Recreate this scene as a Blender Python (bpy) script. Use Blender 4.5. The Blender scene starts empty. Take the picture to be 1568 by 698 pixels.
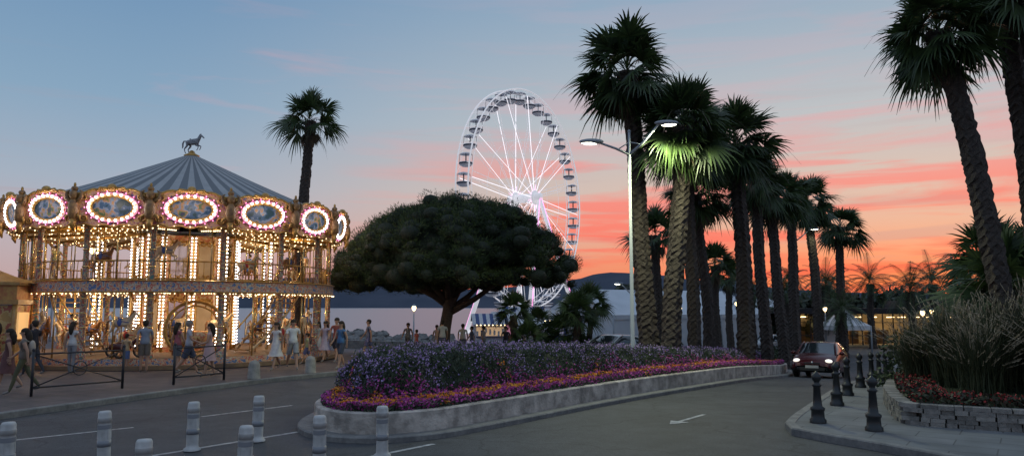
import bpy, math, random
import numpy as np
from mathutils import Vector, Matrix
R=random.Random(7); rng=np.random.default_rng(7)
pi=math.pi
scene=bpy.context.scene
def col(r,g,b):
    f=lambda c:(c/255/12.92 if c/255<=.04045 else ((c/255+.055)/1.055)**2.4)
    return (f(r),f(g),f(b),1)
# ---------------------------------------------------------------- terrain height
def gz(x,y):
    s=.045*x+.06*y-1.8
    p=.5*(s+np.sqrt(s*s+.0625))
    return -1.7*np.tanh(p/1.7)
def G(x,y): return float(gz(x,y))
# ---------------------------------------------------------------- materials
def mat(name,c,c2=None,rough=.75,metal=0,emit=None,es=0,scale=6,bump=0,bscale=40,island=False,detail=4,spec=None,mid=.5,coord='Object',transl=0):
    m=bpy.data.materials.new(name); m.use_nodes=True
    nt=m.node_tree; b=nt.nodes['Principled BSDF']
    c=tuple(c[:3])+(1,)
    b.inputs['Base Color'].default_value=c
    b.inputs['Roughness'].default_value=rough
    b.inputs['Metallic'].default_value=metal
    if spec is not None: b.inputs['Specular IOR Level'].default_value=spec
    tc=nt.nodes.new('ShaderNodeTexCoord'); rp=None
    if c2 is not None:
        c2=tuple(c2[:3])+(1,)
        rp=nt.nodes.new('ShaderNodeValToRGB')
        rp.color_ramp.elements[0].color=c; rp.color_ramp.elements[1].color=c2
        if island:
            g=nt.nodes.new('ShaderNodeNewGeometry')
            nt.links.new(g.outputs['Random Per Island'],rp.inputs[0])
        else:
            rp.color_ramp.elements[0].position=mid-.2; rp.color_ramp.elements[1].position=mid+.2
            n=nt.nodes.new('ShaderNodeTexNoise'); n.inputs['Scale'].default_value=scale; n.inputs['Detail'].default_value=detail
            nt.links.new(tc.outputs[coord],n.inputs['Vector']); nt.links.new(n.outputs[0],rp.inputs[0])
        nt.links.new(rp.outputs[0],b.inputs['Base Color'])
    if bump:
        n=nt.nodes.new('ShaderNodeTexNoise'); n.inputs['Scale'].default_value=bscale; n.inputs['Detail'].default_value=5
        bp=nt.nodes.new('ShaderNodeBump'); bp.inputs['Strength'].default_value=bump; bp.inputs['Distance'].default_value=.05
        nt.links.new(tc.outputs[coord],n.inputs['Vector']); nt.links.new(n.outputs[0],bp.inputs['Height']); nt.links.new(bp.outputs[0],b.inputs['Normal'])
    if transl:
        tr=nt.nodes.new('ShaderNodeBsdfTranslucent'); mxs=nt.nodes.new('ShaderNodeMixShader'); mxs.inputs[0].default_value=transl
        if rp: nt.links.new(rp.outputs[0],tr.inputs[0])
        else: tr.inputs[0].default_value=c
        nt.links.new(b.outputs[0],mxs.inputs[1]); nt.links.new(tr.outputs[0],mxs.inputs[2]); nt.links.new(mxs.outputs[0],nt.nodes['Material Output'].inputs[0])
    if emit is not None:
        b.inputs['Emission Color'].default_value=tuple(emit[:3])+(1,)
        b.inputs['Emission Strength'].default_value=es
        m.cycles.emission_sampling='NONE'
    return m
def multiramp(name,stops,scale,rough=.5,metal=0,detail=3):
    m=mat(name,(.5,.5,.5),rough=rough,metal=metal)
    nt=m.node_tree;b=nt.nodes['Principled BSDF']
    tc=nt.nodes.new('ShaderNodeTexCoord')
    n=nt.nodes.new('ShaderNodeTexNoise'); n.inputs['Detail'].default_value=detail
    n.inputs['Scale'].default_value=scale
    rp=nt.nodes.new('ShaderNodeValToRGB'); rp.color_ramp.interpolation='CONSTANT'
    e=rp.color_ramp.elements
    e[0].position=stops[0][0]; e[0].color=tuple(stops[0][1])+(1,)
    e[1].position=stops[1][0]; e[1].color=tuple(stops[1][1])+(1,)
    for p,c in stops[2:]:
        x=e.new(p); x.color=tuple(c)+(1,)
    nt.links.new(tc.outputs['Object'],n.inputs['Vector']); nt.links.new(n.outputs[0],rp.inputs[0]); nt.links.new(rp.outputs[0],b.inputs['Base Color'])
    return m
# ---------------------------------------------------------------- mesh builder
class MB:
    def __init__(s): s.v=[];s.f=[];s.m=[];s.s=[]
    def add(s,vs,fs,mi=0,sm=False,M=None):
        o=len(s.v)
        if M is not None: vs=[tuple(M@Vector(v)) for v in vs]
        s.v.extend([tuple(v) for v in vs])
        for k,f in enumerate(fs):
            s.f.append([i+o for i in f]); s.m.append(mi if isinstance(mi,int) else int(mi[k])); s.s.append(sm)
    def box(s,c,d,mi=0,rz=0,M=None):
        x,y,z=d[0]/2,d[1]/2,d[2]/2
        vs=[(a*x,b*y,e*z) for e in(-1,1) for b in(-1,1) for a in(-1,1)]
        T=Matrix.Translation(c)@Matrix.Rotation(rz,4,'Z')
        if M is not None: T=M@T
        s.add(vs,[(0,2,3,1),(4,5,7,6),(0,1,5,4),(2,6,7,3),(0,4,6,2),(1,3,7,5)],mi,False,T)
    def tube(s,pts,rads,n=8,mi=0,sm=True,cap=True,M=None):
        pts=[Vector(p) for p in pts]
        if not hasattr(rads,'__len__'): rads=[rads]*len(pts)
        vs=[];u=None
        for i,p in enumerate(pts):
            d=(pts[min(i+1,len(pts)-1)]-pts[max(i-1,0)])
            if d.length<1e-9: d=Vector((0,0,1))
            d.normalize()
            if u is None:
                u=d.cross(Vector((0,0,1)) if abs(d.z)<.9 else Vector((1,0,0)))
            u=u-d*u.dot(d)
            if u.length<1e-6: u=d.orthogonal()
            u.normalize(); w=d.cross(u)
            for k in range(n):
                a=2*pi*k/n; vs.append(p+(u*math.cos(a)+w*math.sin(a))*rads[i])
        fs=[]
        for i in range(len(pts)-1):
            for k in range(n):
                a=i*n+k;b=i*n+(k+1)%n; fs.append((a,b,b+n,a+n))
        if cap: fs.append(tuple(range(n))[::-1]); fs.append(tuple((len(pts)-1)*n+k for k in range(n)))
        s.add(vs,fs,mi,sm,M)
    def sph(s,c,r,mi=0,nu=8,nv=5,sm=True,M=None,z0=-1,z1=1):
        if not hasattr(r,'__len__'): r=(r,r,r)
        vs=[];fs=[]
        t0=math.asin(z0);t1=math.asin(z1)
        for j in range(nv+1):
            t=t0+(t1-t0)*j/nv
            for k in range(nu):
                a=2*pi*k/nu; vs.append((c[0]+r[0]*math.cos(t)*math.cos(a),c[1]+r[1]*math.cos(t)*math.sin(a),c[2]+r[2]*math.sin(t)))
        for j in range(nv):
            for k in range(nu):
                a=j*nu+k;b=j*nu+(k+1)%nu; fs.append((a,b,b+nu,a+nu))
        s.add(vs,fs,mi,sm,M)
    def lathe(s,c,prof,n=16,mi=0,sm=True,M=None,sx=1,sy=1,a0=0,a1=2*pi):
        vs=[];fs=[];full=abs(a1-a0-2*pi)<1e-6; nn=n if full else n+1
        for r,z in prof:
            for k in range(nn):
                a=a0+(a1-a0)*k/n; vs.append((c[0]+r*sx*math.cos(a),c[1]+r*sy*math.sin(a),c[2]+z))
        for j in range(len(prof)-1):
            for k in range(n):
                a=j*nn+k;b=j*nn+((k+1)%nn); fs.append((a,b,b+nn,a+nn))
        s.add(vs,fs,mi,sm,M)
    def obj(s,name,mats,loc=(0,0,0),rz=0,parent=None,scale=1):
        me=bpy.data.meshes.new(name); me.from_pydata(s.v,[],s.f)
        for m in mats: me.materials.append(m)
        me.polygons.foreach_set('material_index',s.m); me.polygons.foreach_set('use_smooth',s.s); me.update()
        return inst(name,me,loc,rz,parent,scale)
def inst(name,me,loc=(0,0,0),rz=0,parent=None,scale=1):
    o=bpy.data.objects.new(name,me); scene.collection.objects.link(o)
    o.location=loc; o.rotation_euler=(0,0,rz); o.scale=(scale,)*3
    if parent: o.parent=parent
    return o
def empty(name,loc=(0,0,0),rz=0):
    o=bpy.data.objects.new(name,None); scene.collection.objects.link(o); o.location=loc; o.rotation_euler=(0,0,rz); o.empty_display_size=.5
    return o
def np_mesh(name,V,F,mats,mi=None,smooth=False):
    me=bpy.data.meshes.new(name); V=np.asarray(V,dtype=np.float32); F=np.asarray(F,dtype=np.int32)
    k=F.shape[1]
    me.vertices.add(len(V)); me.vertices.foreach_set('co',V.ravel())
    me.loops.add(F.size); me.loops.foreach_set('vertex_index',F.ravel())
    me.polygons.add(len(F)); me.polygons.foreach_set('loop_start',np.arange(0,F.size,k,dtype=np.int32))
    for m in mats: me.materials.append(m)
    if mi is not None: me.polygons.foreach_set('material_index',np.asarray(mi,dtype=np.int32))
    me.polygons.foreach_set('use_smooth',np.full(len(F),smooth))
    me.update(calc_edges=True); me.validate()
    return me
def unit(n):
    a=rng.normal(size=(n,3)); return a/np.linalg.norm(a,axis=1,keepdims=True)
def quads(P,L,W,T=None,rnd=.5):
    n=len(P)
    t=unit(n) if T is None else T+unit(n)*rnd
    t/=np.linalg.norm(t,axis=1,keepdims=True)
    b=np.cross(t,unit(n)); b/=np.linalg.norm(b,axis=1,keepdims=True)+1e-9
    L=np.broadcast_to(L,(n,))[:,None]; W=np.broadcast_to(W,(n,))[:,None]
    V=np.stack([P-t*L,P+b*W,P+t*L,P-b*W],1).reshape(-1,3)
    F=np.arange(4*n).reshape(n,4)
    return V,F
def merge(parts):
    Vs=[];Fs=[];Ms=[];o=0
    for V,F,m in parts:
        Vs.append(V);Fs.append(F+o);Ms.append(np.full(len(F),m) if np.isscalar(m) else m);o+=len(V)
    return np.concatenate(Vs),np.concatenate(Fs),np.concatenate(Ms)
def resample(P,n):
    P=np.array(P,float); d=np.r_[0,np.cumsum(np.linalg.norm(np.diff(P,axis=0),axis=1))]
    t=np.linspace(0,d[-1],n); return np.stack([np.interp(t,d,P[:,i]) for i in range(P.shape[1])],1)
def chaikin(P,it=2,closed=False):
    P=[np.array(p,float) for p in P]
    for _ in range(it):
        Q=[]; n=len(P)
        if not closed: Q.append(P[0])
        for i in range(n if closed else n-1):
            a=P[i];b=P[(i+1)%n]; Q+= [a*.75+b*.25,a*.25+b*.75]
        if not closed: Q.append(P[-1])
        P=Q
    return np.array(P)
def sheet(name,A,B,n,m,off,mt):
    A=resample(A,n);B=resample(B,n); w=np.linspace(0,1,m)[None,:,None]
    P=A[:,None,:]*(1-w)+B[:,None,:]*w; P=P.reshape(-1,2)
    V=np.c_[P,gz(P[:,0],P[:,1])+off]
    i=np.arange(n-1)[:,None]*m+np.arange(m-1)[None,:]; i=i.ravel()
    F=np.stack([i,i+m,i+m+1,i+1],1)
    e1=V[F[0,1]]-V[F[0,0]];e2=V[F[0,3]]-V[F[0,0]]
    if np.cross(e1,e2)[2]<0: F=F[:,::-1]
    return inst(name,np_mesh(name,V,F,[mt],smooth=True))
def ribbon(name,poly,o1,o2,z0,z1,mt,closed=False,step=.7):
    P=np.array(poly,float)
    if closed: P=np.vstack([P,P[0]])
    L=np.linalg.norm(np.diff(P,axis=0),axis=1).sum(); P=resample(P,max(3,int(L/step)+1))
    if closed:
        P=P[:-1]; T=np.roll(P,-1,0)-np.roll(P,1,0)
    else: T=np.gradient(P,axis=0)
    T/=np.linalg.norm(T,axis=1,keepdims=True); N=np.c_[T[:,1],-T[:,0]]
    a=P+N*o1;b=P+N*o2; za=gz(P[:,0],P[:,1]); sg=np.sign(o1-o2)
    n=len(P); V=np.vstack([np.c_[a,za+z0],np.c_[a,za+z1-.02],np.c_[a-N*.02*sg,za+z1],np.c_[b+N*.02*sg,za+z1],np.c_[b,za+z1-.02],np.c_[b,za+z0]])
    F=[]
    for i in range(n if closed else n-1):
        j=(i+1)%n
        for k in range(5): F.append((k*n+i,k*n+j,(k+1)*n+j,(k+1)*n+i))
    return inst(name,np_mesh(name,V,F,[mt]))
# ---------------------------------------------------------------- material library
M_ground=mat('ground_mat',(.07,.065,.06),(.11,.10,.095),scale=.3,bump=.2,bscale=8)
def overlay(m,scale,lo,fac=.8,p0=.3,p1=.7,detail=6):
    nt=m.node_tree;b=nt.nodes['Principled BSDF']; lk=b.inputs['Base Color'].links
    tc=nt.nodes.new('ShaderNodeTexCoord'); n=nt.nodes.new('ShaderNodeTexNoise'); n.inputs['Scale'].default_value=scale; n.inputs['Detail'].default_value=detail
    mx=nt.nodes.new('ShaderNodeMix'); mx.data_type='RGBA'; mx.blend_type='MULTIPLY'; mx.inputs[0].default_value=fac
    rp=nt.nodes.new('ShaderNodeValToRGB'); rp.color_ramp.elements[0].position=p0; rp.color_ramp.elements[0].color=(lo,lo,lo,1); rp.color_ramp.elements[1].position=p1
    nt.links.new(tc.outputs['Object'],n.inputs[0]); nt.links.new(n.outputs[0],rp.inputs[0])
    if lk: nt.links.new(lk[0].from_socket,mx.inputs[6])
    else: mx.inputs[6].default_value=b.inputs['Base Color'].default_value
    nt.links.new(rp.outputs[0],mx.inputs[7]); nt.links.new(mx.outputs[2],b.inputs['Base Color'])
def asphalt():
    m=mat('asphalt_mat',(.040,.043,.050),(.078,.081,.090),rough=.72,scale=.5,bump=.35,bscale=60,detail=9)
    overlay(m,35,.45,.9,detail=3); overlay(m,2.2,.65,.8,.35,.6)
    nt=m.node_tree;b=nt.nodes['Principled BSDF']; src=b.inputs['Base Color'].links[0].from_socket
    tc=nt.nodes.new('ShaderNodeTexCoord')
    v=nt.nodes.new('ShaderNodeTexVoronoi'); v.feature='DISTANCE_TO_EDGE'; v.inputs['Scale'].default_value=.22
    n2=nt.nodes.new('ShaderNodeTexNoise'); n2.inputs['Scale'].default_value=1.2; n2.inputs['Detail'].default_value=5
    ad=nt.nodes.new('ShaderNodeVectorMath'); ad.operation='MULTIPLY_ADD'; ad.inputs[1].default_value=(1.2,1.2,1.2)
    nt.links.new(tc.outputs['Object'],n2.inputs[0]); nt.links.new(n2.outputs['Color'],ad.inputs[0]); nt.links.new(tc.outputs['Object'],ad.inputs[2]); nt.links.new(ad.outputs[0],v.inputs['Vector'])
    r2=nt.nodes.new('ShaderNodeValToRGB'); r2.color_ramp.elements[0].position=.0; r2.color_ramp.elements[0].color=(.4,.4,.4,1); r2.color_ramp.elements[1].position=.008
    nt.links.new(v.outputs['Distance'],r2.inputs[0])
    m2=nt.nodes.new('ShaderNodeMix'); m2.data_type='RGBA'; m2.blend_type='MULTIPLY'; m2.inputs[0].default_value=1
    nt.links.new(src,m2.inputs[6]); nt.links.new(r2.outputs[0],m2.inputs[7]); nt.links.new(m2.outputs[2],b.inputs['Base Color'])
    return m
M_asphalt=asphalt()
def paving(name,c1,c2,mort,bw,bh,scale=1):
    m=mat(name,c1,rough=.8)
    nt=m.node_tree;b=nt.nodes['Principled BSDF']
    tc=nt.nodes.new('ShaderNodeTexCoord'); br=nt.nodes.new('ShaderNodeTexBrick')
    br.inputs['Color1'].default_value=tuple(c1)+(1,);br.inputs['Color2'].default_value=tuple(c2)+(1,);br.inputs['Mortar'].default_value=tuple(mort)+(1,)
    br.inputs['Scale'].default_value=scale; br.inputs['Brick Width'].default_value=bw; br.inputs['Row Height'].default_value=bh; br.inputs['Mortar Size'].default_value=.012
    mp=nt.nodes.new('ShaderNodeMapping'); mp.inputs['Rotation'].default_value=(0,0,math.radians(35))
    nt.links.new(tc.outputs['Object'],mp.inputs[0]); nt.links.new(mp.outputs[0],br.inputs['Vector']); nt.links.new(br.outputs[0],b.inputs['Base Color'])
    overlay(m,1.3,.5,.85)
    return m
M_plaza=paving('plaza_mat',(.10,.078,.075),(.12,.094,.090),(.065,.052,.050),.4,.4)
M_pave=paving('pavement_mat',(.16,.17,.175),(.19,.195,.20),(.09,.09,.09),1.2,.6)
M_kerb=mat('kerb_mat',(.14,.14,.14),(.24,.235,.225),scale=3,bump=.2); overlay(M_kerb,14,.6)
M_white=mat('road_paint_mat',(.45,.45,.44),(.15,.15,.15),scale=9,mid=.55,detail=6)
M_plaster=mat('plaster_wall_mat',(.28,.25,.22),(.60,.54,.48),scale=1.6,bump=.4,bscale=20,detail=9,mid=.46); overlay(M_plaster,5,.5,.85,.36,.6)
M_black=mat('black_iron_mat',(.012,.014,.016),rough=.4)
M_dkgrey=mat('dark_steel_mat',(.03,.03,.035),rough=.45,metal=.3)
M_poleW=mat('pole_white_mat',(.28,.31,.34),rough=.4)
M_lampglow=mat('lamp_glow_mat',(1,1,1),emit=(1,.97,.80),es=8)
M_warm=mat('warm_glow_mat',(1,.8,.5),emit=(1,.72,.35),es=5)
M_bark=mat('palm_bark_mat',(.022,.017,.014),(.06,.045,.036),scale=14,bump=.8,bscale=30,detail=6)
M_frond=mat('palm_frond_mat',(.016,.034,.012),(.060,.10,.03),rough=.5,island=True,transl=.25)
M_dead=mat('palm_dead_frond_mat',(.045,.034,.02),(.09,.068,.04),island=True)
M_leafdk=mat('dark_leaf_mat',(.016,.030,.012),(.045,.07,.028),island=True)
M_wood=mat('pine_bark_mat',(.04,.028,.022),(.08,.055,.044),scale=8,bump=.8,bscale=14)
M_glass=mat('dark_glass_mat',(.02,.025,.03),rough=.05,spec=.8)
# ---------------------------------------------------------------- ground, sea, hills
xs=np.unique(np.r_[-6000,-2500,-1000,-500,-250,-150,-100,np.arange(-66,66.1,1.5),80,100,140,250,500,1000,2500,6000])
ys=np.unique(np.r_[-300,-100,-40,np.arange(-12,118,1.5),118,122,127,135,150,200,500,2000,9000])
X,Y=np.meshgrid(xs,ys); Z=gz(X,Y)-.035
Z=np.where(Y>118,np.interp(Y,[118,127,150,200],[0,-1.6,-5,-8])+Z,Z)
drop=np.clip((Y-76)/12,0,1)*np.clip((-1-X)/8,0,1)*2.6
Z=Z-drop
n1,n2=X.shape; V=np.stack([X,Y,Z],2).reshape(-1,3)
i=(np.arange(n1-1)[:,None]*n2+np.arange(n2-1)[None,:]).ravel(); F=np.stack([i,i+1,i+n2+1,i+n2],1)
inst('ground',np_mesh('ground',V,F,[M_ground],smooth=True))
M_sea=mat('sea_mat',(.14,.19,.24),rough=.3,bump=.3,bscale=.35)
inst('sea',np_mesh('sea',[(-9000,80,-2.6),(9000,80,-2.6),(9000,12000,-2.6),(-9000,12000,-2.6)],[(0,1,2,3)],[M_sea]))
hx=np.linspace(-5200,5200,260); hy=np.linspace(3900,6200,24)
X,Y=np.meshgrid(hx,hy)
ub=784+1140*hx/5000
pv=np.interp(ub,[-400,0,250,420,515,545,600,660,740,860,905,935,1000,1060,1120,1200,1400,1900],[450,444,436,428,424,427,440,448,442,432,421,417,420,428,433,444,450,455])
pk=(470-pv)*5000/1150
prof=pk[None,:]*np.clip(1-((Y-5000)/1100)**2,0,1)
Z=prof+(np.sin(X/90+Y/200)*5+np.sin(X/37+Y/90)*2.5+np.sin(X/210-Y/130)*7)*np.clip(prof/60,0,1)-3
n1,n2=X.shape; V=np.stack([X,Y,Z],2).reshape(-1,3)
i=(np.arange(n1-1)[:,None]*n2+np.arange(n2-1)[None,:]).ravel(); F=np.stack([i,i+1,i+n2+1,i+n2],1)
M_hill=mat('hill_haze_mat',(.065,.078,.105),(.09,.10,.13),scale=.004,rough=1,spec=0)  # distance haze is put into the blue-grey base colour
inst('hills',np_mesh('hills',V,F,[M_hill],smooth=True))
# roads
kerbL=chaikin([(-15.5,-6),(-14,3),(-12.6,9),(-10.43,15.5),(-8.95,19.45),(-7.55,22.8),(-6.0,25.4),(-2.5,30),(1.5,35),(7,42),(14,52),(20,62)],2)
kerbR=chaikin([(10,2),(7.4,9),(6.14,11.7),(5.5,12.8),(5.0,13.5),(5.15,14.3),(6.9,17.3),(9.2,21.2),(13.9,28.9),(19,38),(25.5,50),(32,62)],2)
sheet('road',[(-15.5,-6)]+list(map(tuple,kerbL[1:])),[(16,-6)]+list(map(tuple,kerbR)),90,44,0,M_asphalt)
sheet('promenade',[(-70,-6),(-66,62)],kerbL,76,64,.12,M_plaza)
ribbon('kerb',kerbL,.08,-.10,-.03,.135,M_kerb)
rightB=[(24,1),(26,8),(27,14),(30,22),(34,30),(38,38),(44,50),(50,62)]
sheet('pavement',kerbR,rightB,76,26,.12,M_pave)
ribbon('kerb',kerbR,-.08,.12,-.03,.135,M_kerb)
# central planted bed
bed=[(-3.9,15.5),(-3.75,14.2),(-3.2,13.25),(-2.4,12.98),(-1.7,13.25),(-1.1,13.75),(2.48,18.5),(6.2,22.8),(9.2,27.2),(11.6,32),(13.9,38),(13.6,39.2),(12.5,39),(9,36),(5,31),(1,26.5),(-2,22),(-3.5,18.5)]
bedc=chaikin(bed,2,True)
ribbon('planter_wall',bedc,0,-.22,-.03,.46,M_plaster,closed=True,step=.3)
ribbon('kerb',bedc,.30,.0,-.03,.10,M_kerb,closed=True,step=.3)
def inpoly(P,poly):
    x,y=P[:,0],P[:,1]; c=np.zeros(len(P),bool); n=len(poly)
    for i in range(n):
        x1,y1=poly[i];x2,y2=poly[(i+1)%n]
        k=((y1>y)!=(y2>y))
        with np.errstate(divide='ignore',invalid='ignore'):
            c^= k&(x<(x2-x1)*(y-y1)/(y2-y1+1e-12)+x1)
    return c
def dist(P,line):
    d=np.full(len(P),1e9)
    for a,b in zip(line[:-1],line[1:]):
        a=np.array(a);b=np.array(b); ab=b-a; t=np.clip(((P-a)@ab)/(ab@ab),0,1)
        d=np.minimum(d,np.linalg.norm(P-(a+t[:,None]*ab),axis=1))
    return d
right_line=bed[:11]; left_line=bed[10:]+[bed[0]]
def sstep(x): x=np.clip(x,0,1); return x*x*(3-2*x)
def wob(P): return .5+.25*np.sin(2.1*P[:,0]+1.3*P[:,1])+.25*np.sin(3.7*P[:,1]-2.2*P[:,0]+1)
def dR(P):
    d=dist(P,right_line); return d*(1+.9*sstep((-2.2-P[:,0])/1.2))
def hedge(P):
    d=dR(P)+.25*(wob(P)-.5); return (.74-.34*sstep((P[:,1]-18)/8))*sstep((d-1.0)/.55)*(.55+.45*sstep(dist(P,left_line)/.6))*(.72+.26*wob(P*1.7)+.24*wob(P*4.1))
def bedz(P): return gz(P[:,0],P[:,1])+.40+hedge(P)
gx=np.arange(-4.2,14.4,.16); gy=np.arange(12.8,39.6,.16); X,Y=np.meshgrid(gx,gy); P=np.stack([X.ravel(),Y.ravel()],1)
ins=inpoly(P,bedc)&(dist(P,list(bedc)+[bedc[0]])>.1)
Z=bedz(P)-.08; n1,n2=X.shape
i=(np.arange(n1-1)[:,None]*n2+np.arange(n2-1)[None,:]).ravel(); F=np.stack([i,i+1,i+n2+1,i+n2],1); F=F[ins[F].all(1)]
M_soil=mat('planting_soil_mat',(.012,.02,.01),(.03,.045,.02),scale=8,bump=.6,bscale=20)
inst('planting_bed',np_mesh('planting_bed',np.c_[P,Z],F,[M_soil],smooth=True))
def sample(n,lo,hi):
    t=rng.random((n,2)); t[:,1]=t[:,1]**1.5
    P=np.array([lo[0],lo[1]])+t*np.array([hi[0]-lo[0],hi[1]-lo[1]])
    return P[inpoly(P,bedc)]
P=sample(700000,(-4.2,12.8),(14.2,39.4)); h=hedge(P)
HH=P[h>.1]; H=HH[:90000]
M_lavg=mat('lavender_leaf_mat',(.025,.042,.025),(.08,.105,.065),island=True,transl=.2)
M_lavf=mat('lavender_flower_mat',(.24,.15,.38),(.50,.37,.66),island=True,rough=.8,transl=.2)
Pg=np.c_[H,bedz(H)+rng.normal(0,.07,len(H))+.03]; V1,F1=quads(Pg,.085,.012,T=np.tile([0,0,1.],(len(Pg),1)),rnd=1.0)
H2=HH[90000:205000]; hgt=rng.random(len(H2))**1.5*.2; Pf=np.c_[H2,bedz(H2)+.04+hgt]
k=(np.sin(H2[:,0]*4.3+H2[:,1]*2.2)+np.sin(H2[:,1]*5.1-H2[:,0]*3.3)+rng.normal(0,1.0,len(H2)))>-.25
Pf=Pf[k]; V2,F2=quads(Pf,.027,.017)
V,F,mi=merge([(V1,F1,0),(V2,F2,1)])
inst('lavender_hedge',np_mesh('lavender_hedge',V,F,[M_lavg,M_lavf],mi))
B=sample(460000,(-4.2,12.8),(14.2,39.4)); d=dR(B)+rng.normal(0,.06,len(B)); ed=dist(B,list(bedc)+[bedc[0]])>.12
w=wob(B*2.1)
mag=(ed&((d<.50)|((d>.82)&(d<1.2)))&(d>.13)); orn=(ed&(d>=.42)&(d<.94))
M_mag=mat('petunia_mat',(.30,.025,.20),(.62,.12,.44),island=True,transl=.2); M_org=mat('marigold_mat',(.70,.18,.02),(.85,.42,.05),island=True,transl=.2)
def flowers(name,Q,mt,n,s):
    Q=Q[:n]; z=bedz(Q)+.02+.06*wob(Q*5)
    a,b=quads(np.c_[Q,z+.03+rng.random(len(Q))*.12],s,s*.8)
    c,e=quads(np.c_[Q,z+rng.random(len(Q))*.12],.05,.02)
    V,F,mi=merge([(a,b,1),(c,e,0)]); inst(name,np_mesh(name,V,F,[M_lavg,mt],mi))
flowers('petunia_border',B[(mag&(rng.random(len(B))<.7))|(orn&(w<.25))],M_mag,19000,.029); flowers('marigold_border',B[orn&(w>.22)|(mag&(w>.9))],M_org,12000,.028)
# road markings
def mark(pts,w,off=.006):
    pts=np.array(pts,float); T=pts[1]-pts[0];T/=np.linalg.norm(T);N=np.array([T[1],-T[0]])*w/2
    sheet('road_marking',[pts[0]+N,pts[1]+N],[pts[0]-N,pts[1]-N],8,2,off,M_white)
for a,b in [((-10.2,11.2),(-9.3,12.2)),((-8.65,12.9),(-7.16,14.4)),((-6.45,15.8),(-5.1,17.6)),((-4.4,18.9),(-3.9,20)),((-5.5,11.7),(-3.9,13.9)),((-7.2,9.4),(-5.5,11.7)),((-2.5,11.2),(-1.3,12.7)),((6.3,10.2),(5.72,11.5))]:
    mark([a,b],.10)
mark([(3.35,15.2),(4.1,16.2)],.09)
ar=MB(); d=Vector((.62,.785,0)); nn=Vector((.785,-.62,0)); p=Vector((3.2,15.0,0))
pp=[p-d*.2,p+d*.25+nn*.2,p+d*.25-nn*.2]; ar.add([(q.x,q.y,G(q.x,q.y)+.007) for q in pp],[(0,1,2)]); ar.obj('road_marking',[M_white])
# ---------------------------------------------------------------- white flexible bollards
M_bw=mat('bollard_white_mat',(.34,.34,.33),(.55,.55,.54),scale=6,detail=8); M_bg=mat('bollard_band_mat',(.22,.23,.25),rough=.3)
b=MB(); b.lathe((0,0,0),[(0.13,0),(.13,.03),(.095,.05),(.09,.1),(.09,.5)],14,0); b.lathe((0,0,0),[(.094,.5),(.094,.56)],14,1); b.lathe((0,0,0),[(.09,.56),(.09,.6),(.094,.6),(.094,.66)],14,0)
b.lathe((0,0,0),[(.094,.66),(.09,.665),(.09,.72),(.075,.75),(0,.755)],14,0); b.lathe((0,0,0),[(.092,.25),(.095,.25),(.095,.34),(.092,.34)],14,1)
for a in range(8):
    aa=a*pi/4; b.box((.088*math.cos(aa),.088*math.sin(aa),.42),(.012,.012,.12),0,aa)
first=None
for x,y in [(-5.07,12.1),(-4.31,12.9),(-1.97,11.6),(-5.9,11.05),(-2.67,10.6),(-3.4,9.7),(-4.2,8.7),(-6.6,10.0),(-7.6,9.0)]:
    if first is None: first=b.obj('white_traffic_bollard',[M_bw,M_bg],(x,y,0))
    else: o=inst('white_traffic_bollard',first.data,(x,y,0),R.random()*3); o.rotation_euler=(R.uniform(-.03,.03),R.uniform(-.03,.03),R.random()*3)
# ---------------------------------------------------------------- black iron bollards
b=MB(); b.lathe((0,0,0),[(.15,0),(.15,.06),(.12,.09),(.115,.22),(.13,.24),(.13,.28),(.085,.31),(.075,.42),(.062,.66),(.085,.68),(.085,.71),(.055,.73),(.05,.76),(.075,.79),(.092,.84),(.075,.89),(.03,.93),(.018,.95),(0,.955)],16,0)
first=None
for x,y in [(5.74,14.26),(6.35,13.35),(7.2,16.8),(8.33,18.8),(9.67,21),(10.9,22.9),(12.05,24.8),(13.16,26.6),(14.3,28.5)]:
    z=G(x,y)+.12
    if first is None: first=b.obj('iron_bollard',[M_black],(x,y,z))
    else: inst('iron_bollard',first.data,(x,y,z))
b=MB(); b.lathe((0,0,0),[(.2,0),(.19,.02),(.165,.42),(.13,.50),(.06,.54),(0,.55)],14,0)
M_stone=mat('stone_mat',(.20,.19,.17),(.32,.30,.27),scale=7,bump=.4)
for x,y in [(-7.75,22.7),(-6.6,24.7)]: b.obj('stone_bollard',[M_stone],(x,y,.12))
def barrier(p,q):
    b=MB(); p=Vector(p+(0,));q=Vector(q+(0,)); L=(q-p).length
    for x in(0,L): b.tube([(x,0,0),(x,0,1.08)],.035,8,0); b.sph((x,0,1.1),.045,0)
    for z in(1.0,.2): b.tube([(0,0,z),(L,0,z)],.022,6,0)
    b.tube([(0,0,.2),(L,0,1.0)],.016,6,0); b.tube([(0,0,1.0),(L,0,.2)],.016,6,0)
    ring=[(L/2+.17*math.cos(a),0,.6+.17*math.sin(a)) for a in np.linspace(0,2*pi,17)]; b.tube(ring,.014,5,0,cap=False)
    b.obj('street_barrier',[M_dkgrey],(p.x,p.y,.12),math.atan2(q.y-p.y,q.x-p.x))
barrier((-11.55,18.2),(-10.3,20.0)); barrier((-9.35,20.9),(-8.5,22.3))
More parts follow.
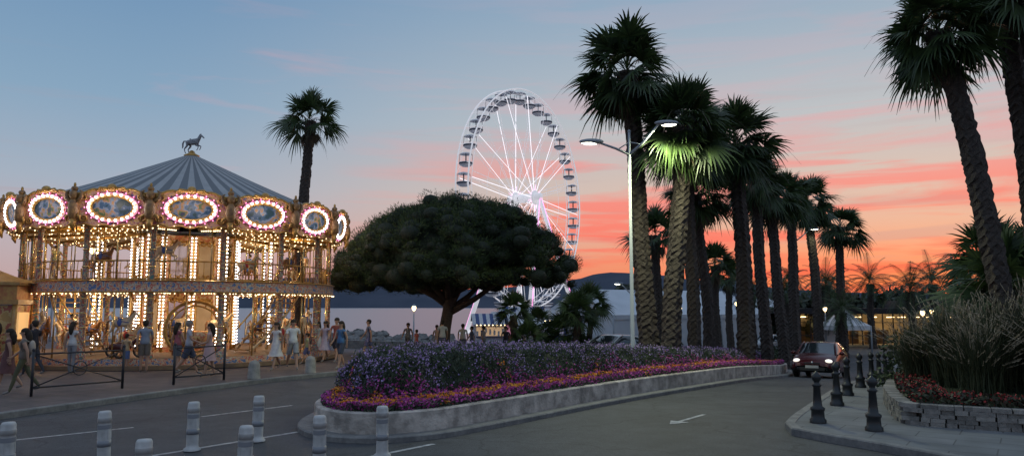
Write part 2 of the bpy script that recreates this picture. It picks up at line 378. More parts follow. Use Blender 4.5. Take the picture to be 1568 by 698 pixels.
# ---------------------------------------------------------------- palms
def fan_crown(seed,nleaf,reach=1.75,dead=12,elmin=-42):
    r=random.Random(seed); V=[];F=[];Mi=[]
    def leaf(az,el,scale,mi,droop):
        d=Vector((math.cos(az)*math.cos(el),math.sin(az)*math.cos(el),math.sin(el)))
        s=Vector((-math.sin(az),math.cos(az),0))
        pl=reach*.50*scale*r.uniform(.7,1.15); base=Vector((0,0,-.1-.35*(1-math.sin(max(el,-1.2)))*.5))
        mid=base+d*pl*.55+Vector((0,0,.03)); pet=base+d*pl; pet.z-=.07*reach*scale*math.cos(el)
        o=len(V); w=.017*s
        V.extend([base-w,base+w,mid+w,mid-w,pet+w*.7,pet-w*.7]); F.extend([(o,o+1,o+2,o+3),(o+3,o+2,o+4,o+5)]); Mi.extend([mi]*2)
        nb=20; L=reach*.54*scale; d2=(d+Vector((0,0,-.22*math.cos(el)))).normalized(); up2=s.cross(d2)
        tw=r.uniform(-1.0,1.0); s2=(s*math.cos(tw)+up2*math.sin(tw)); nrm=s2.cross(d2)
        for k in range(nb):
            if r.random()<.05: continue
            a=math.radians(-84+168*k/(nb-1)+r.uniform(-3,3)); bd=(d2*math.cos(a)+s2*math.sin(a)+nrm*.12*abs(math.sin(a))).normalized()
            sd=(s2*math.cos(a)-d2*math.sin(a)); Lb=L*(.70+.30*math.cos(a))*r.uniform(.8,1.12)
            wd=.023*reach; g=Vector((0,0,-1)); dr=droop*r.uniform(.5,1.8)
            p1=pet+bd*Lb*.5+g*.02*Lb; p2=pet+bd*Lb*.8+g*Lb*(.04+dr*.35); p3=pet+bd*Lb*1.02+g*Lb*(.07+dr)
            o=len(V); V.extend([pet-sd*.012,pet+sd*.012,p1+sd*wd,p1-sd*wd,p2+sd*wd*.5,p2-sd*wd*.5,p3+sd*.003,p3-sd*.003])
            F.extend([(o,o+1,o+2,o+3),(o+3,o+2,o+4,o+5),(o+5,o+4,o+6,o+7)]); Mi.extend([mi]*3)
    for i in range(nleaf):
        t=(i+.5)/nleaf; el=math.radians(84-(84-elmin)*t**.9+r.uniform(-12,12)); leaf(i*2.39996+r.uniform(-.3,.3),el,r.uniform(.74,1.16)*(.82+.18*min(1,t*3)),0,.05+.2*t)
    for i in range(dead): leaf(i*2.39996+1,math.radians(r.uniform(-55,-80)),r.uniform(.5,.8),1,.1)
    for i in range(5):
        az=r.uniform(0,2*pi); dd=Vector((math.cos(az),math.sin(az),0)); s=Vector((-math.sin(az),math.cos(az),0))*.008; p=Vector((0,0,-.2)); v=dd*.9+Vector((0,0,.5))
        for k in range(9):
            q=p+v*reach*.16; o=len(V); V.extend([p-s,p+s,q+s,q-s]); F.append((o,o+1,o+2,o+3)); Mi.append(1); p=q; v=v+Vector((0,0,-.2))
    return np_mesh('fan_crown',V,F,[M_frond,M_dead],Mi)
crowns=[fan_crown(s,58) for s in(1,2,3)]
crown_small=fan_crown(5,38,1.75,5,-18)
crown_bigs=[fan_crown(s,84,1.75,14,-52) for s in (9,10)]
def trunk_mesh(h,r0,r1,bx,by,seed,top_bulge=True):
    r=random.Random(seed); n=14; rings=max(20,int(h/.11)); V=[];F=[]
    for i in range(rings+1):
        t=i/rings; rr=r0+(r1-r0)*t+ .18*r0*math.exp(-t*h/.5)
        if top_bulge: rr+= .35*r1*math.exp(-((1-t)*h/.6)**2)
        cx=bx*(t**1.4)+.05*math.sin(t*7+seed); cy=by*(t**1.4)
        for k in range(n):
            q=1+(.17 if (i+k)%2 else -.06)*r.uniform(.3,1.5)+r.uniform(-.03,.03); a=2*pi*(k+.5*(i%2))/n
            V.append((cx+rr*q*math.cos(a),cy+rr*q*math.sin(a),h*t-(.05 if (i+k)%2 else 0)))
    for i in range(rings):
        for k in range(n): a=i*n+k;b=i*n+(k+1)%n; F.append((a,b,b+n,a+n))
    return np_mesh('palm_trunk',V,F,[M_bark])
pc=[0]
def palm(bx,by,tx,ty,tz,r0,r1,cs=1,crown=None,name='fan_palm_tree',zb=None):
    z=G(bx,by) if zb is None else zb
    e=empty(name,(bx,by,z)); pc[0]+=1
    inst('trunk',trunk_mesh(tz-z-.3,r0,r1,tx-bx,ty-by,pc[0]),parent=e)
    inst('crown',crown or crowns[pc[0]%3],(tx-bx,ty-by,tz-z),pc[0]*1.7,e,cs)
    return e
palm(-11.5,40,-11.1,40,12.7,.31,.22,1.15,crown_small)
palm(4.85,26.5,4.2,26.5,11.1,.32,.26,1.22,crown_bigs[0])
palm(5.35,25.2,5.95,25.2,8.75,.31,.25,1.12,crown_bigs[1])
palm(9.7,31,9.45,31,9.4,.33,.26,1.22,crown_bigs[0])
palm(7.9,30,7.5,30,7.1,.22,.18,1.0)
palm(6.9,28.6,6.9,28.6,8.6,.24,.20,1.05)
palm(12.0,35.5,11.7,35.5,8.8,.27,.22,1.1)
palm(15.2,42,14.6,42,8.9,.30,.24,1.25)
palm(17.4,46,17.3,46,9.4,.30,.24,1.1)
palm(20.5,50,20.0,50,9.6,.31,.24,1.3)
palm(24.0,55,24.4,55,8.5,.31,.24,1.2)
palm(8.9,45,8.7,45,6.9,.28,.22,1.15,crown_small)
palm(15.0,55,15.0,55,5.6,.28,.23,1.15,crown_small)
palm(18.0,62,18.0,62,5.0,.28,.23,1.1,crown_small)
palm(12.1,18,10.75,18.2,9.45,.25,.215,.92,crown_bigs[1])
palm(13.6,19,12.95,19,11.3,.25,.22,.95,crown_bigs[0])
palm(13.4,17.6,12.6,17.6,10.4,.24,.21,.9)
palm(14.6,18.4,14.3,18.6,10.8,.22,.2,.85)
for x,y,z,s in [(12.9,19.5,3.0,1.0),(14.2,20.5,2.5,1.05),(13.6,16.8,2.6,.85),(15.8,22.5,3.6,1.0),(14.6,22.6,3.9,.9)]:
    palm(x,y,x,y,z,.2,.18,s,crown_small,'dwarf_fan_palm')
for x,y,z,s in [(0.1,34,2.2,.62),(1.2,35,1.6,.55),(2.9,33.5,2.1,.75),(3.6,34.6,2.5,.7),(2.5,34.5,1.2,.75),(0.7,33.5,.9,.6)]:
    palm(x,y,x,y,z,.13,.11,s,crown_small,'dwarf_fan_palm')
def date_crown(seed,nl=46,L=3.0):
    r=random.Random(seed);V=[];F=[]
    for i in range(nl):
        t=(i+.5)/nl; el=math.radians(80-105*t+r.uniform(-6,6)); az=i*2.39996
        p=Vector((0,0,0)); d=Vector((math.cos(az)*math.cos(el),math.sin(az)*math.cos(el),math.sin(el))); s=Vector((-math.sin(az),math.cos(az),0))
        N=14; ll=L*r.uniform(.85,1.05)
        for k in range(N):
            q=p+d*ll/N; o=len(V); w=s*.02; V.extend([p-w,p+w,q+w,q-w]); F.append((o,o+1,o+2,o+3))
            if k>1:
                f=(1-abs(k/N-.5)*1.1)*.5
                for sg in(-1,1):
                    for e in range(2):
                        b0=p.lerp(q,e*.5); tip=b0+(s*sg*.8+d*.6+Vector((0,0,-.35))).normalized()*f
                        o=len(V); V.extend([b0-d*.02,b0+d*.03,tip+d*.008,tip-d*.008]); F.append((o,o+1,o+2,o+3))
            d=(d+Vector((0,0,-.13))).normalized(); p=q
    return np_mesh('date_crown',V,F,[M_frond])
dcs=[date_crown(1),date_crown(2)]
for x,y,z,s in [(32,60,3.6,1.05),(26.5,63,4.2,.9),(29,68,4.0,.9),(36,64,4.3,1.0),(24,66,3.5,.8),(40,66,3.6,1.0),(22,50,2.0,.7),(44,70,4.5,1),(20.5,64,3.4,.8),(34.5,72,4.6,1.0),(27.5,74,4.8,.9)]:
    zb=G(x,y); e=empty('date_palm_tree',(x,y,zb)); pc[0]+=1
    inst('trunk',trunk_mesh(z-zb-.1,.30,.26,0,0,pc[0]),parent=e); inst('crown',dcs[pc[0]%2],(0,0,z-zb),pc[0],e,s)
# ---------------------------------------------------------------- umbrella pine
def pine():
    bx,by=-3.5,38; zb=G(bx,by); e=empty('umbrella_pine_tree',(bx,by,zb))
    b=MB(); b.tube([(0,0,-.1),(.02,0,.6),(.1,0,1.5),(.25,0,2.4),(.35,0,3.1)],[.42,.33,.30,.28,.3],12,0)
    rr=random.Random(3)
    for k in range(11):
        a=k*2*pi/11+rr.uniform(-.2,.2); L=rr.uniform(2.2,4.9); z1=rr.uniform(4.3,5.4)
        p0=Vector((.25,0,2.3+.09*k)); p3=Vector((.4+L*math.cos(a),L*.8*math.sin(a),z1)); p1=p0.lerp(p3,.35)+Vector((0,0,-.15)); p2=p0.lerp(p3,.7)+Vector((0,0,-.05))
        b.tube([p0,p1,p2,p3],[.19,.14,.09,.05],8,0)
        for j in range(3):
            q=p2+Vector((rr.uniform(-.9,.9),rr.uniform(-.9,.9),rr.uniform(.5,1.2))); b.tube([p1.lerp(p2,.5+.2*j),q],[.05,.02],5,0)
    b.obj('trunk_and_limbs',[M_wood],parent=e)
    C=[];r=random.Random(5)
    cx,cy=.28,0; Rx,Ry=6.15,5.2; zlo,ztop=4.1,8.0
    def top(rho,ca): return zlo+ (ztop-zlo)*max(0,1-rho**(2.5 if ca>0 else 2.1))**(.6 if ca>0 else .72)
    while len(C)<900:
        a=r.uniform(0,2*pi); rho=math.sqrt(r.random())
        edge=1+.05*math.sin(3*a+1)+.05*math.sin(7*a)+.035*math.sin(13*a)
        zt=top(rho,math.cos(a))+.2*math.sin(5*a+rho*6)*rho+.1*math.sin(11*a+rho*14); u=r.random()
        z=zt-.2 if u<.64 else (zt-.25-(zt-zlo)*r.random() if u<.82 else zlo+.05+r.uniform(-.3,.5)-.1*rho)
        rad=r.uniform(.22,.5) if r.random()<.7 else r.uniform(.5,.78)
        C.append((cx+rho*Rx*edge*.97*math.cos(a),cy+rho*Ry*edge*.97*math.sin(a),z+r.uniform(-.2,.15),rad))
    C=np.array(C); C[:,2]-=.10*np.maximum(0,-C[:,0])/6*2
    n=230; idx=np.repeat(np.arange(len(C)),n); dd=unit(len(idx)); dd[:,2]=dd[:,2]*.75+.14
    rad=C[idx,3]*(.62+.55*rng.random(len(idx)))
    P=C[idx,:3]+dd*rad[:,None]
    V,F=quads(P,.085,.014,T=dd+np.array([0,0,.4]),rnd=.55)
    tint=np.repeat((rng.random(len(C))<.4).astype(int),n)
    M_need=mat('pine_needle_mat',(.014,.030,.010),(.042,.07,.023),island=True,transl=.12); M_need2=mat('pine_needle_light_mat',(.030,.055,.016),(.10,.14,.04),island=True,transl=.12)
    inst('needle_clumps',np_mesh('needle_clumps',V,F,[M_need,M_need2],tint),parent=e)
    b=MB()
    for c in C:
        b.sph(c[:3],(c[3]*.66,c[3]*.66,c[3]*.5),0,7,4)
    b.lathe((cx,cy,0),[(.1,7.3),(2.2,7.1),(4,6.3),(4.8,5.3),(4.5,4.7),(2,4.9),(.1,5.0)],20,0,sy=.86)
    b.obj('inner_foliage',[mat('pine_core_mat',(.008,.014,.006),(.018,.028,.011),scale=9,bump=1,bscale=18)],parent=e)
pine()
# ---------------------------------------------------------------- shrubs and distant trees
def shrub(name,spots,n,L,W,m=M_leafdk):
    parts=[]
    for (x,y,z,rx,ry,rz) in spots:
        d=unit(n); d[:,2]=np.abs(d[:,2])*1.0-.15
        k=.6+.45*rng.random((n,1)); wv=1+.18*np.sin(7*d[:,:1]+3*d[:,1:2]*2+x)+.12*np.sin(11*d[:,2:]+y)
        P=np.array([x,y,z])+d*np.array([rx,ry,rz])*k*wv; V,F=quads(P,L,W); parts.append((V,F,0))
    V,F,mi=merge(parts); inst(name,np_mesh(name,V,F,[m],mi))
sp=[]
rr=random.Random(11)
for i in range(46):
    x=rr.uniform(14,95); y=rr.uniform(82,112); sp.append((x,y,-1.0+rr.uniform(0,1.2),rr.uniform(2.5,4.5),2.5,rr.uniform(2.6,5.2)))
shrub('distant_treeline',sp,900,.5,.28,mat('distant_leaf_mat',(.02,.03,.02),(.05,.06,.035),island=True))
shrub('shrub_bush',[(x,y,G(x,y),rx,.9,rz) for x,y,rx,rz in [(-1.2,34,.9,1.0),(-2.2,36,.7,.8),(.2,35.5,1.0,1.3),(5.4,38,1.2,1.2),(7.4,40.5,1.3,1.3),(1.9,36.5,1.1,1.5),(3.2,37,1,1.6),(8.9,43,1.5,1.4)]],2600,.08,.04)
shrub('shrub_bush',[(x,y,G(x,y)+.3,rx,1.2,rz) for x,y,rx,rz in [(12,21,1.6,1.8),(14,22,1.8,2.2),(13.2,18.2,1.3,1.5),(15.6,20,2,2.2),(11.6,18.2,.9,1.2),(16.5,25,2,1.8)]],5000,.09,.045)
shrub('shrub_bush',[(x,y,G(x,y),1.4,1.2,rz) for x,y,rz in [(14.5,44,.9),(17,48,1.0),(19,52,1.2),(22,58,1.1),(15.7,46,1),(20.3,55,1),(24,60,1.3)]],1500,.1,.05)
ribbon('planter_wall',[(14.4,42),(16,41.6),(22,52),(20,54)],0,-.25,-.03,.45,M_plaster,closed=True)
b=MB(); rr=random.Random(4)
for i in range(210):
    x=rr.uniform(-24,-6) if i%3 else rr.uniform(-20,-13); y=rr.uniform(70,77); s=rr.uniform(.35,.8)
    o=len(b.v); b.sph((x,y,G(x,y)+rr.uniform(.0,.75)*(1.3 if i%3==0 else .8)),(s*rr.uniform(.8,1.5),s,s*rr.uniform(.6,.9)),0,7,5,False)
    for j in range(o,len(b.v)):
        v=b.v[j]; b.v[j]=(v[0]+rr.uniform(-.2,.2)*s,v[1]+rr.uniform(-.2,.2)*s,v[2]+rr.uniform(-.2,.2)*s)
b.obj('rock_breakwater',[mat('rock_mat',(.11,.105,.10),(.22,.21,.20),scale=1.2,bump=.6,bscale=6)])
ribbon('sea_wall',[(-12.5,56),(-3,57),(2,58)],.2,-.2,-.1,.75,M_kerb)
# ---------------------------------------------------------------- right planter
pl=[(7.35,14.3),(7.55,13.95),(9.2,13.1),(14,11.8),(20,12),(21,20),(19,27),(15.5,27),(12.2,23),(8.9,18)]
plc=chaikin(pl,1,True)
def drystone(poly):
    P=resample(np.vstack([poly,poly[0]]),150)[:-1]; rr=random.Random(8); b=MB(); n=len(P)
    L=np.linalg.norm(P-np.roll(P,-1,0),axis=1)[0]
    for row in range(5):
        t=rr.uniform(0,1)
        while t<n:
            w=rr.uniform(.13,.34)/L; m=t+w/2; i=int(m)%n;j=(i+1)%n; f=m-int(m); p=P[i]*(1-f)+P[j]*f; dd=P[j]-P[i]; a=math.atan2(dd[1],dd[0])
            if p[1]<19:
                hh=rr.uniform(.070,.082); b.box((p[0]+rr.uniform(-.015,.015),p[1]+rr.uniform(-.015,.015),G(*p)+.12+.035+row*.078),(w*L*.97,.26,hh),rr.choice([0,1,2]),a+rr.uniform(-.03,.03))
            t+=w
    return b
mats3=[mat('wall_stone_a',(.16,.15,.14),(.25,.235,.215),scale=12,bump=.5),mat('wall_stone_b',(.21,.20,.18),(.31,.29,.265),scale=12,bump=.5),mat('wall_stone_c',(.12,.115,.105),(.19,.18,.165),scale=12,bump=.5)]
drystone(plc).obj('drystone_planter_wall',mats3)
ribbon('planter_wall_backing',plc,-.06,-.2,0,.48,mats3[2],closed=True)
gx=np.arange(7,21,.3);gy=np.arange(11.5,27.5,.3);X,Y=np.meshgrid(gx,gy);P=np.stack([X.ravel(),Y.ravel()],1); ins=inpoly(P,plc)&(dist(P,list(plc)+[plc[0]])>.05)
n1,n2=X.shape;i=(np.arange(n1-1)[:,None]*n2+np.arange(n2-1)[None,:]).ravel();F=np.stack([i,i+1,i+n2+1,i+n2],1);F=F[ins[F].all(1)]
inst('planting_bed',np_mesh('planting_bed',np.c_[P,gz(P[:,0],P[:,1])+.5],F,[M_soil]))
Q=np.array([7,12.0])+rng.random((60000,2))*np.array([9,9]); dq=dist(Q,list(plc)+[plc[0]]); Q=Q[inpoly(Q,plc)&(dq>.12)&(dq<.85)][:16000]
z=gz(Q[:,0],Q[:,1])+.52+rng.random(len(Q))*.2*(.6+.6*wob(Q*3))
a,f=quads(np.c_[Q,z],.03,.024); c,e2=quads(np.c_[Q,z-.03],.055,.03); keep=rng.random(len(Q))<.38
V,F,mi=merge([(a.reshape(-1,4,3)[keep].reshape(-1,3),np.arange(4*keep.sum()).reshape(-1,4),1),(c,e2,0)])
inst('begonia_border',np_mesh('begonia_border',V,F,[mat('begonia_leaf_mat',(.035,.018,.015),(.04,.06,.025),island=True),mat('begonia_flower_mat',(.22,.012,.012),(.38,.03,.028),island=True)],mi))
def grass(name,cent,nb,L,m,m2):
    parts=[]
    for (x,y,s) in cent:
        n=nb; a=rng.random(n)*2*pi; lean=.12+.72*rng.random(n)**1.4; ll=L*s*(.55+.5*rng.random(n)); base=np.c_[x+rng.normal(0,.14,n),y+rng.normal(0,.14,n),np.full(n,G(x,y)+.5)]
        dh=np.c_[np.cos(a),np.sin(a)]; sd=np.c_[-np.sin(a),np.cos(a),np.zeros(n)]
        pts=[]
        for t in(0,.35,.7,1.0):
            r=ll*lean*t**1.6*.9; zz=ll*(t-lean*.42*t**2.4)
            pts.append(base+np.c_[dh*r[:,None],zz])
        w=[.006,.006,.004,.001]; V=[]
        for p,ww in zip(pts,w): V+= [p-sd*ww,p+sd*ww]
        V=np.stack(V,1).reshape(-1,3); o=np.arange(n)*8
        F=np.concatenate([np.stack([o+2*k,o+2*k+1,o+2*k+3,o+2*k+2],1) for k in range(3)])
        parts.append((V,F,0))
        k=rng.random(n)<.14; tip=pts[3][k]; d=pts[3][k]-pts[2][k]; d/=np.linalg.norm(d,axis=1,keepdims=True)
        T=np.repeat(d,14,0); PP=np.repeat(tip,14,0)+T*np.tile(np.linspace(-.16,.16,14),len(tip))[:,None]
        V,F=quads(PP,.035,.009,T=T,rnd=.5); parts.append((V,F,1))
    V,F,mi=merge(parts); inst(name,np_mesh(name,V,F,[m,m2],mi))
grass('ornamental_grass',[(9.6,15.6,.8),(10.4,16.3,1.05),(10.0,17.2,1.0),(11.2,16.0,1.15),(10.9,14.8,.9),(11.9,15.4,1.1),(9.9,18.4,.75),(12.4,16.6,1.15),(10.8,18.3,1.0),(13.1,15.6,1)],1000,2.1,mat('grass_blade_mat',(.022,.035,.012),(.07,.08,.035),island=True),mat('grass_plume_mat',(.22,.18,.12),(.38,.32,.22),island=True))
# ---------------------------------------------------------------- street lamps
def lamp_head(b,c,a,L=.8):
    Mx=Matrix.Translation(c)@Matrix.Rotation(a,4,'Z')
    b.sph((0,0,0),(L/2,.17,.09),0,14,6,M=Mx); b.sph((.04,0,-.035),(L/2*.72,.13,.075),1,12,5,M=Mx)
def dbl_lamp(x,y,z,H,a,reach=1.2,power=0,heads=2,r=.09,zh=None):
    e=empty('street_lamp',(x,y,z),a); b=MB()
    b.tube([(0,0,-.05),(0,0,.5),(0,0,.55),(0,0,H)],[r*1.5,r*1.5,r,r*.6],12,0); b.sph((0,0,H),r*.8,0)
    hs=[]
    for sg in((1,-1) if heads==2 else (1,)):
        zz=(zh[0] if sg==1 else zh[1]) if zh else H+.1
        b.tube([(0,0,H-.75),(sg*reach*.45,0,H-.45+(zz-H)*.3),(sg*reach,0,zz-.02)],[.045,.04,.035],8,0)
        b.tube([(0,0,H-.35),(sg*reach*.42,0,H-.5+(zz-H)*.3)],.02,6,0)
        lamp_head(b,(sg*(reach+.25),0,zz+.02),0 if sg==1 else pi); hs.append((sg*(reach+.3),0,zz-.22))
    b.obj('pole_arms_heads',[M_poleW,M_lampglow],parent=e)
    if power:
        for i,h in enumerate(hs):
            l=bpy.data.lights.new('luminaire','SPOT'); l.energy=power*(1 if i==0 else .45); l.spot_size=math.radians(168); l.spot_blend=.5; l.shadow_soft_size=.12; l.color=(.97,1,.62)
            o=bpy.data.objects.new('luminaire',l); scene.collection.objects.link(o); o.parent=e; o.location=h
    return e
dbl_lamp(3.72,23.2,G(3.72,23.2),7.85,0,.95,950,zh=(8.1,7.5),r=.065)
dbl_lamp(18.7,49,G(18.7,49),8.7,0,1.0,60,heads=1,r=.07)
dbl_lamp(9.6,60,G(9.6,60),5.5,0,.8,0,r=.06)
def globe_lamp(x,y,H):
    z=G(x,y); b=MB(); b.tube([(0,0,0),(0,0,.4),(0,0,H)],[.09,.07,.045],10,0); b.lathe((0,0,H),[(.05,0),(.13,.10),(.16,.24),(.12,.34),(0,.4)],12,1); b.lathe((0,0,H),[(.2,.34),(.05,.46),(0,.5)],12,0); b.obj('globe_street_lamp',[M_poleW,M_warm],(x,y,z))
for x,y,h in [(-7.2,55,3.0),(25.5,61,3.5),(28.5,52,3.2),(32.5,58,3.3),(-26,46,5.6),(-29.5,48,5.7),(13,58,3.4),(21,70,4)]: globe_lamp(x,y,h)
# ---------------------------------------------------------------- skin-modifier body helper
def skin(verts,edges,rad,subs=1):
    me=bpy.data.meshes.new('tmp'); me.from_pydata(verts,edges,[]); o=bpy.data.objects.new('tmp',me); scene.collection.objects.link(o)
    o.modifiers.new('s','SKIN'); sv=me.skin_vertices[0].data
    for i,r in enumerate(rad): sv[i].radius=(r,r) if not hasattr(r,'__len__') else r
    sv[0].use_root=True
    s=o.modifiers.new('u','SUBSURF'); s.levels=subs; s.render_levels=subs
    dg=bpy.context.evaluated_depsgraph_get(); dg.update(); ev=o.evaluated_get(dg); m2=ev.to_mesh()
    V=[tuple(v.co) for v in m2.vertices]; F=[tuple(p.vertices) for p in m2.polygons]; ev.to_mesh_clear()
    bpy.data.objects.remove(o); bpy.data.meshes.remove(me)
    return V,F
SK={}
def cm(c):
    k=tuple(round(x,3) for x in c)
    if k not in SK: SK[k]=mat('cloth_mat',c,tuple(x*.75 for x in c),scale=9,rough=.85)
    return SK[k]
M_skin=mat('skin_mat',(.38,.22,.15),rough=.55); M_eye=mat('eye_mat',(.02,.015,.01),rough=.2); M_shoe=mat('shoe_mat',(.35,.33,.3),(.12,.1,.1),scale=5); M_lip=mat('lip_mat',(.28,.09,.07))
def person(x,y,head,h=1.7,legs=((.25,.1),(-.25,.25)),arms=((-.3,.3),(.3,.4)),top=(.7,.7,.7),bot=(.1,.1,.14),kind='shorts',hair=(.03,.02,.012),long=False,bag=None,z=None,parent=None,name='person',seat=None):
    vs=[];ed=[];rd=[];seg=[]
    def add(p,r,par=None,lab=None):
        vs.append(tuple(p)); rd.append(r); i=len(vs)-1
        if par is not None: ed.append((par,i)); seg.append((vs[par],vs[i],lab))
        return i
    fem=kind in('dress','skirt') or long
    sw=.165 if fem else .19
    pe=add((0,0,.95),(.145 if fem else .135,.10)); sp=add((0,.01,1.12),(.115 if fem else .13,.09),pe,'torso'); ch=add((0,0,1.30),(.14,.10),sp,'torso'); nb=add((0,-.005,1.43),.065,ch,'torso'); nk=add((0,.01,1.49),.052,nb,'skin'); h1=add((0,.025,1.56),.078,nk,'skin'); h2=add((0,.015,1.63),.083,h1,'skin'); h3=add((0,.01,1.67),.06,h2,'skin')
    hands=[]
    for sg,(aa,eb) in zip((-1,1),arms):
        sh=Vector((sg*sw,0,1.385)); i=add(sh,.058,ch,'torso')
        el=sh+.28*Vector((sg*.16,math.sin(aa),-math.cos(aa))).normalized(); j=add(el,.040,i,'uparm')
        f=Vector((sg*.02,math.sin(aa+eb),-math.cos(aa+eb))).normalized(); wr=el+.24*f; k=add(wr,.026,j,'fore'); pa=wr+.07*f; add(pa,(.034,.02),k,'fore'); hands.append((pa,f,sg))
    feet=[]
    for sg,(a,kb) in zip((-1,1),legs):
        hp=Vector((sg*.088,0,.90)); i=add(hp,.088,pe,'pelv'); ds=.35*sg if seat is not None else 0
        kn=hp+.42*Vector((ds,math.sin(a),-math.cos(a))).normalized(); md=hp.lerp(kn,.5); m_=add(md,.078,i,'thigh'); j=add(kn,.055,m_,'thigh')
        f=Vector((0,math.sin(a-kb),-math.cos(a-kb))); an=kn+.41*f; cf=kn.lerp(an,.35)+Vector((0,-.015,0)); c_=add(cf,.055,j,'shin'); q=add(an,.036,c_,'shin'); add(an+Vector((0,.15,-.045)),.034,q,'foot'); feet.append(an.z-.085)
    V,F=skin(vs,ed,rd,1)
    mats=[M_skin,cm(top),cm(bot),M_shoe,cm(hair),M_eye,cm(bag or (.3,.2,.12)),M_lip]
    A=np.array([s[0] for s in seg]);Bq=np.array([s[1] for s in seg]); AB=Bq-A
    Vn=np.array(V); fm=[]
    for f in F:
        c=Vn[list(f)].mean(0); t=np.clip(((c-A)*AB).sum(1)/(AB*AB).sum(1),0,1); dd=np.linalg.norm(c-(A+AB*t[:,None]),axis=1); k=int(dd.argmin()); lb=seg[k][2]; t=t[k]
        if lb in('torso','pelv'): m=1 if (c[2]>.97 and c[2]<1.455) else (0 if c[2]>=1.455 else 2)
        elif lb=='uparm': m=1 if (t<.55 and not fem) or t<.15 else 0
        elif lb in('fore','skin'): m=0
        elif lb=='thigh': m=2 if kind in('pants','shorts') and (kind=='pants' or c[2]>.56 or abs(c[1])>.3) else (2 if c[2]>.75 else 0)
        elif lb=='shin': m=2 if kind=='pants' else 0
        else: m=3
        if kind=='dress' and m==2: m=1
        fm.append(m)
    b=MB(); b.add(V,F,fm,True)
    b.sph((0,.105,1.585),(.014,.02,.022),0,6,4); b.sph((0,.095,1.545),(.026,.012,.008),7,6,4)
    for sg in(-1,1):
        b.sph((sg*.032,.092,1.605),(.012,.008,.008),5,6,4); b.sph((sg*.083,.01,1.59),(.012,.022,.032),0,6,4)
    b.sph((0,-.012,1.635),(.100,.108,.092),4,12,6,z0=-.25)
    b.sph((0,-.04,1.60),(.090,.075,.095),4,10,6)
    if long:
        b.tube([(0,-.06,1.62),(0,-.095,1.50),(0,-.11,1.38),(0,-.105,1.28)],[.08,.085,.07,.03],10,4)
    if kind in('shorts','pants'):
        b.lathe((0,0,0),[(.135,1.12),(.150,1.03),(.160,.93),(.150,.925)],16,1,sy=.72)
    if kind=='shorts' and seat is None:
        for sg,(a,kb) in zip((-1,1),legs):
            hp=Vector((sg*.088,0,.92)); kn=hp+.40*Vector((0,math.sin(a),-math.cos(a))); b.tube([hp,hp.lerp(kn,.5),hp.lerp(kn,.92)],[.10,.10,.098],12,2,cap=False)
    for pa,f,sg in hands:
        side=Vector((0,1,0)) if abs(f.y)<.8 else Vector((0,0,1)); side=(side-f*side.dot(f)).normalized(); inn=Vector((-sg,0,0))
        for q,Lf in zip((-.026,-.009,.009,.026),(.062,.078,.074,.066)):
            p0=pa+side*q+f*.005; p1=p0+f*Lf*.55+inn*.006; p2=p1+f*Lf*.4+inn*.022; b.tube([p0,p1,p2],[.0095,.009,.007],5,0)
        p0=pa-f*.03+side*.03; b.tube([p0,p0+side*.025+f*.02,p0+side*.03+f*.05+inn*.01],[.011,.010,.008],5,0)
    if kind in('dress','skirt') and seat is None:
        hem=.52; mi=1 if kind=='dress' else 2; sp_=.10+.22*max(abs(legs[0][0]),abs(legs[1][0]))
        b.lathe((0,0,0),[(.118,1.10),(.135,1.02),(.165,.93),(.19,.75),(.19+sp_*.5,hem)],18,mi,sx=1,sy=.9)
    if bag:
        b.sph((0,-.17,1.22),(.14,.09,.19),6,10,6)
        for sg in(-1,1): b.tube([(sg*.09,-.12,1.36),(sg*.1,0,1.45),(sg*.1,.115,1.33),(sg*.11,.03,1.1)],.014,5,6)
    s=h/1.73
    if seat is not None: zz=seat-.84*s
    else: zz=(G(x,y)+.12 if z is None else z)-min(feet)*s
    return b.obj(name,mats,(x,y,zz),head-pi/2,parent,s)
wk=((.38,.12),(-.32,.35)); st=((.03,.0),(-.04,.02)); Rm=math.radians
W=(.62,.62,.62)
person(-16.9,24.6,Rm(200),1.68,st,top=(.22,.05,.05),bot=(.15,.03,.04),kind='dress',long=True)
person(-12.15,18.75,Rm(205),1.66,((.36,.1),(-.36,.3)),((-.4,.3),(.35,.5)),top=(.16,.13,.11),bot=(.10,.10,.055),kind='pants',long=True,bag=(.4,.35,.3))
person(-12.9,19.3,Rm(205),1.62,((.3,.1),(-.3,.3)),top=(.12,.05,.05),bot=(.2,.05,.05),kind='dress',long=True)
person(-15.0,23.6,Rm(160),1.78,wk,top=(.03,.03,.04),bot=(.04,.04,.05),kind='pants')
person(-14.25,24.4,Rm(80),1.68,st,top=W,bot=(.24,.24,.26),kind='pants',long=True)
person(-15.7,24.6,Rm(60),1.6,st,top=(.12,.12,.3),bot=(.3,.3,.3),kind='shorts')
person(-13.1,25.6,Rm(70),1.25,st,top=(.5,.35,.2),bot=(.1,.15,.3),kind='shorts')
person(-12.2,25.0,Rm(120),1.72,st,top=(.25,.28,.35),bot=(.15,.12,.1),kind='shorts')
person(-11.2,25.2,Rm(60),1.64,st,top=(.35,.1,.12),bot=(.1,.1,.12),kind='shorts',long=True)
person(-10.3,24.0,Rm(20),1.78,wk,((-.3,.4),(.3,.9)),top=(.42,.42,.48),bot=(.05,.06,.1),kind='shorts',hair=(.25,.22,.2))
person(-9.4,23.4,Rm(190),1.66,((.15,.05),(-.15,.1)),((.1,1.2),(.1,.6)),top=(.5,.33,.33),kind='dress',long=True)
person(-8.15,26.0,Rm(250),1.68,wk,top=(.66,.62,.6),kind='dress',long=True)
person(-7.6,26.1,Rm(300),1.78,wk,top=(.68,.68,.68),bot=(.3,.3,.3),kind='shorts')
person(-8.0,31,Rm(250),1.62,wk,top=(.5,.5,.5),kind='dress',long=True)
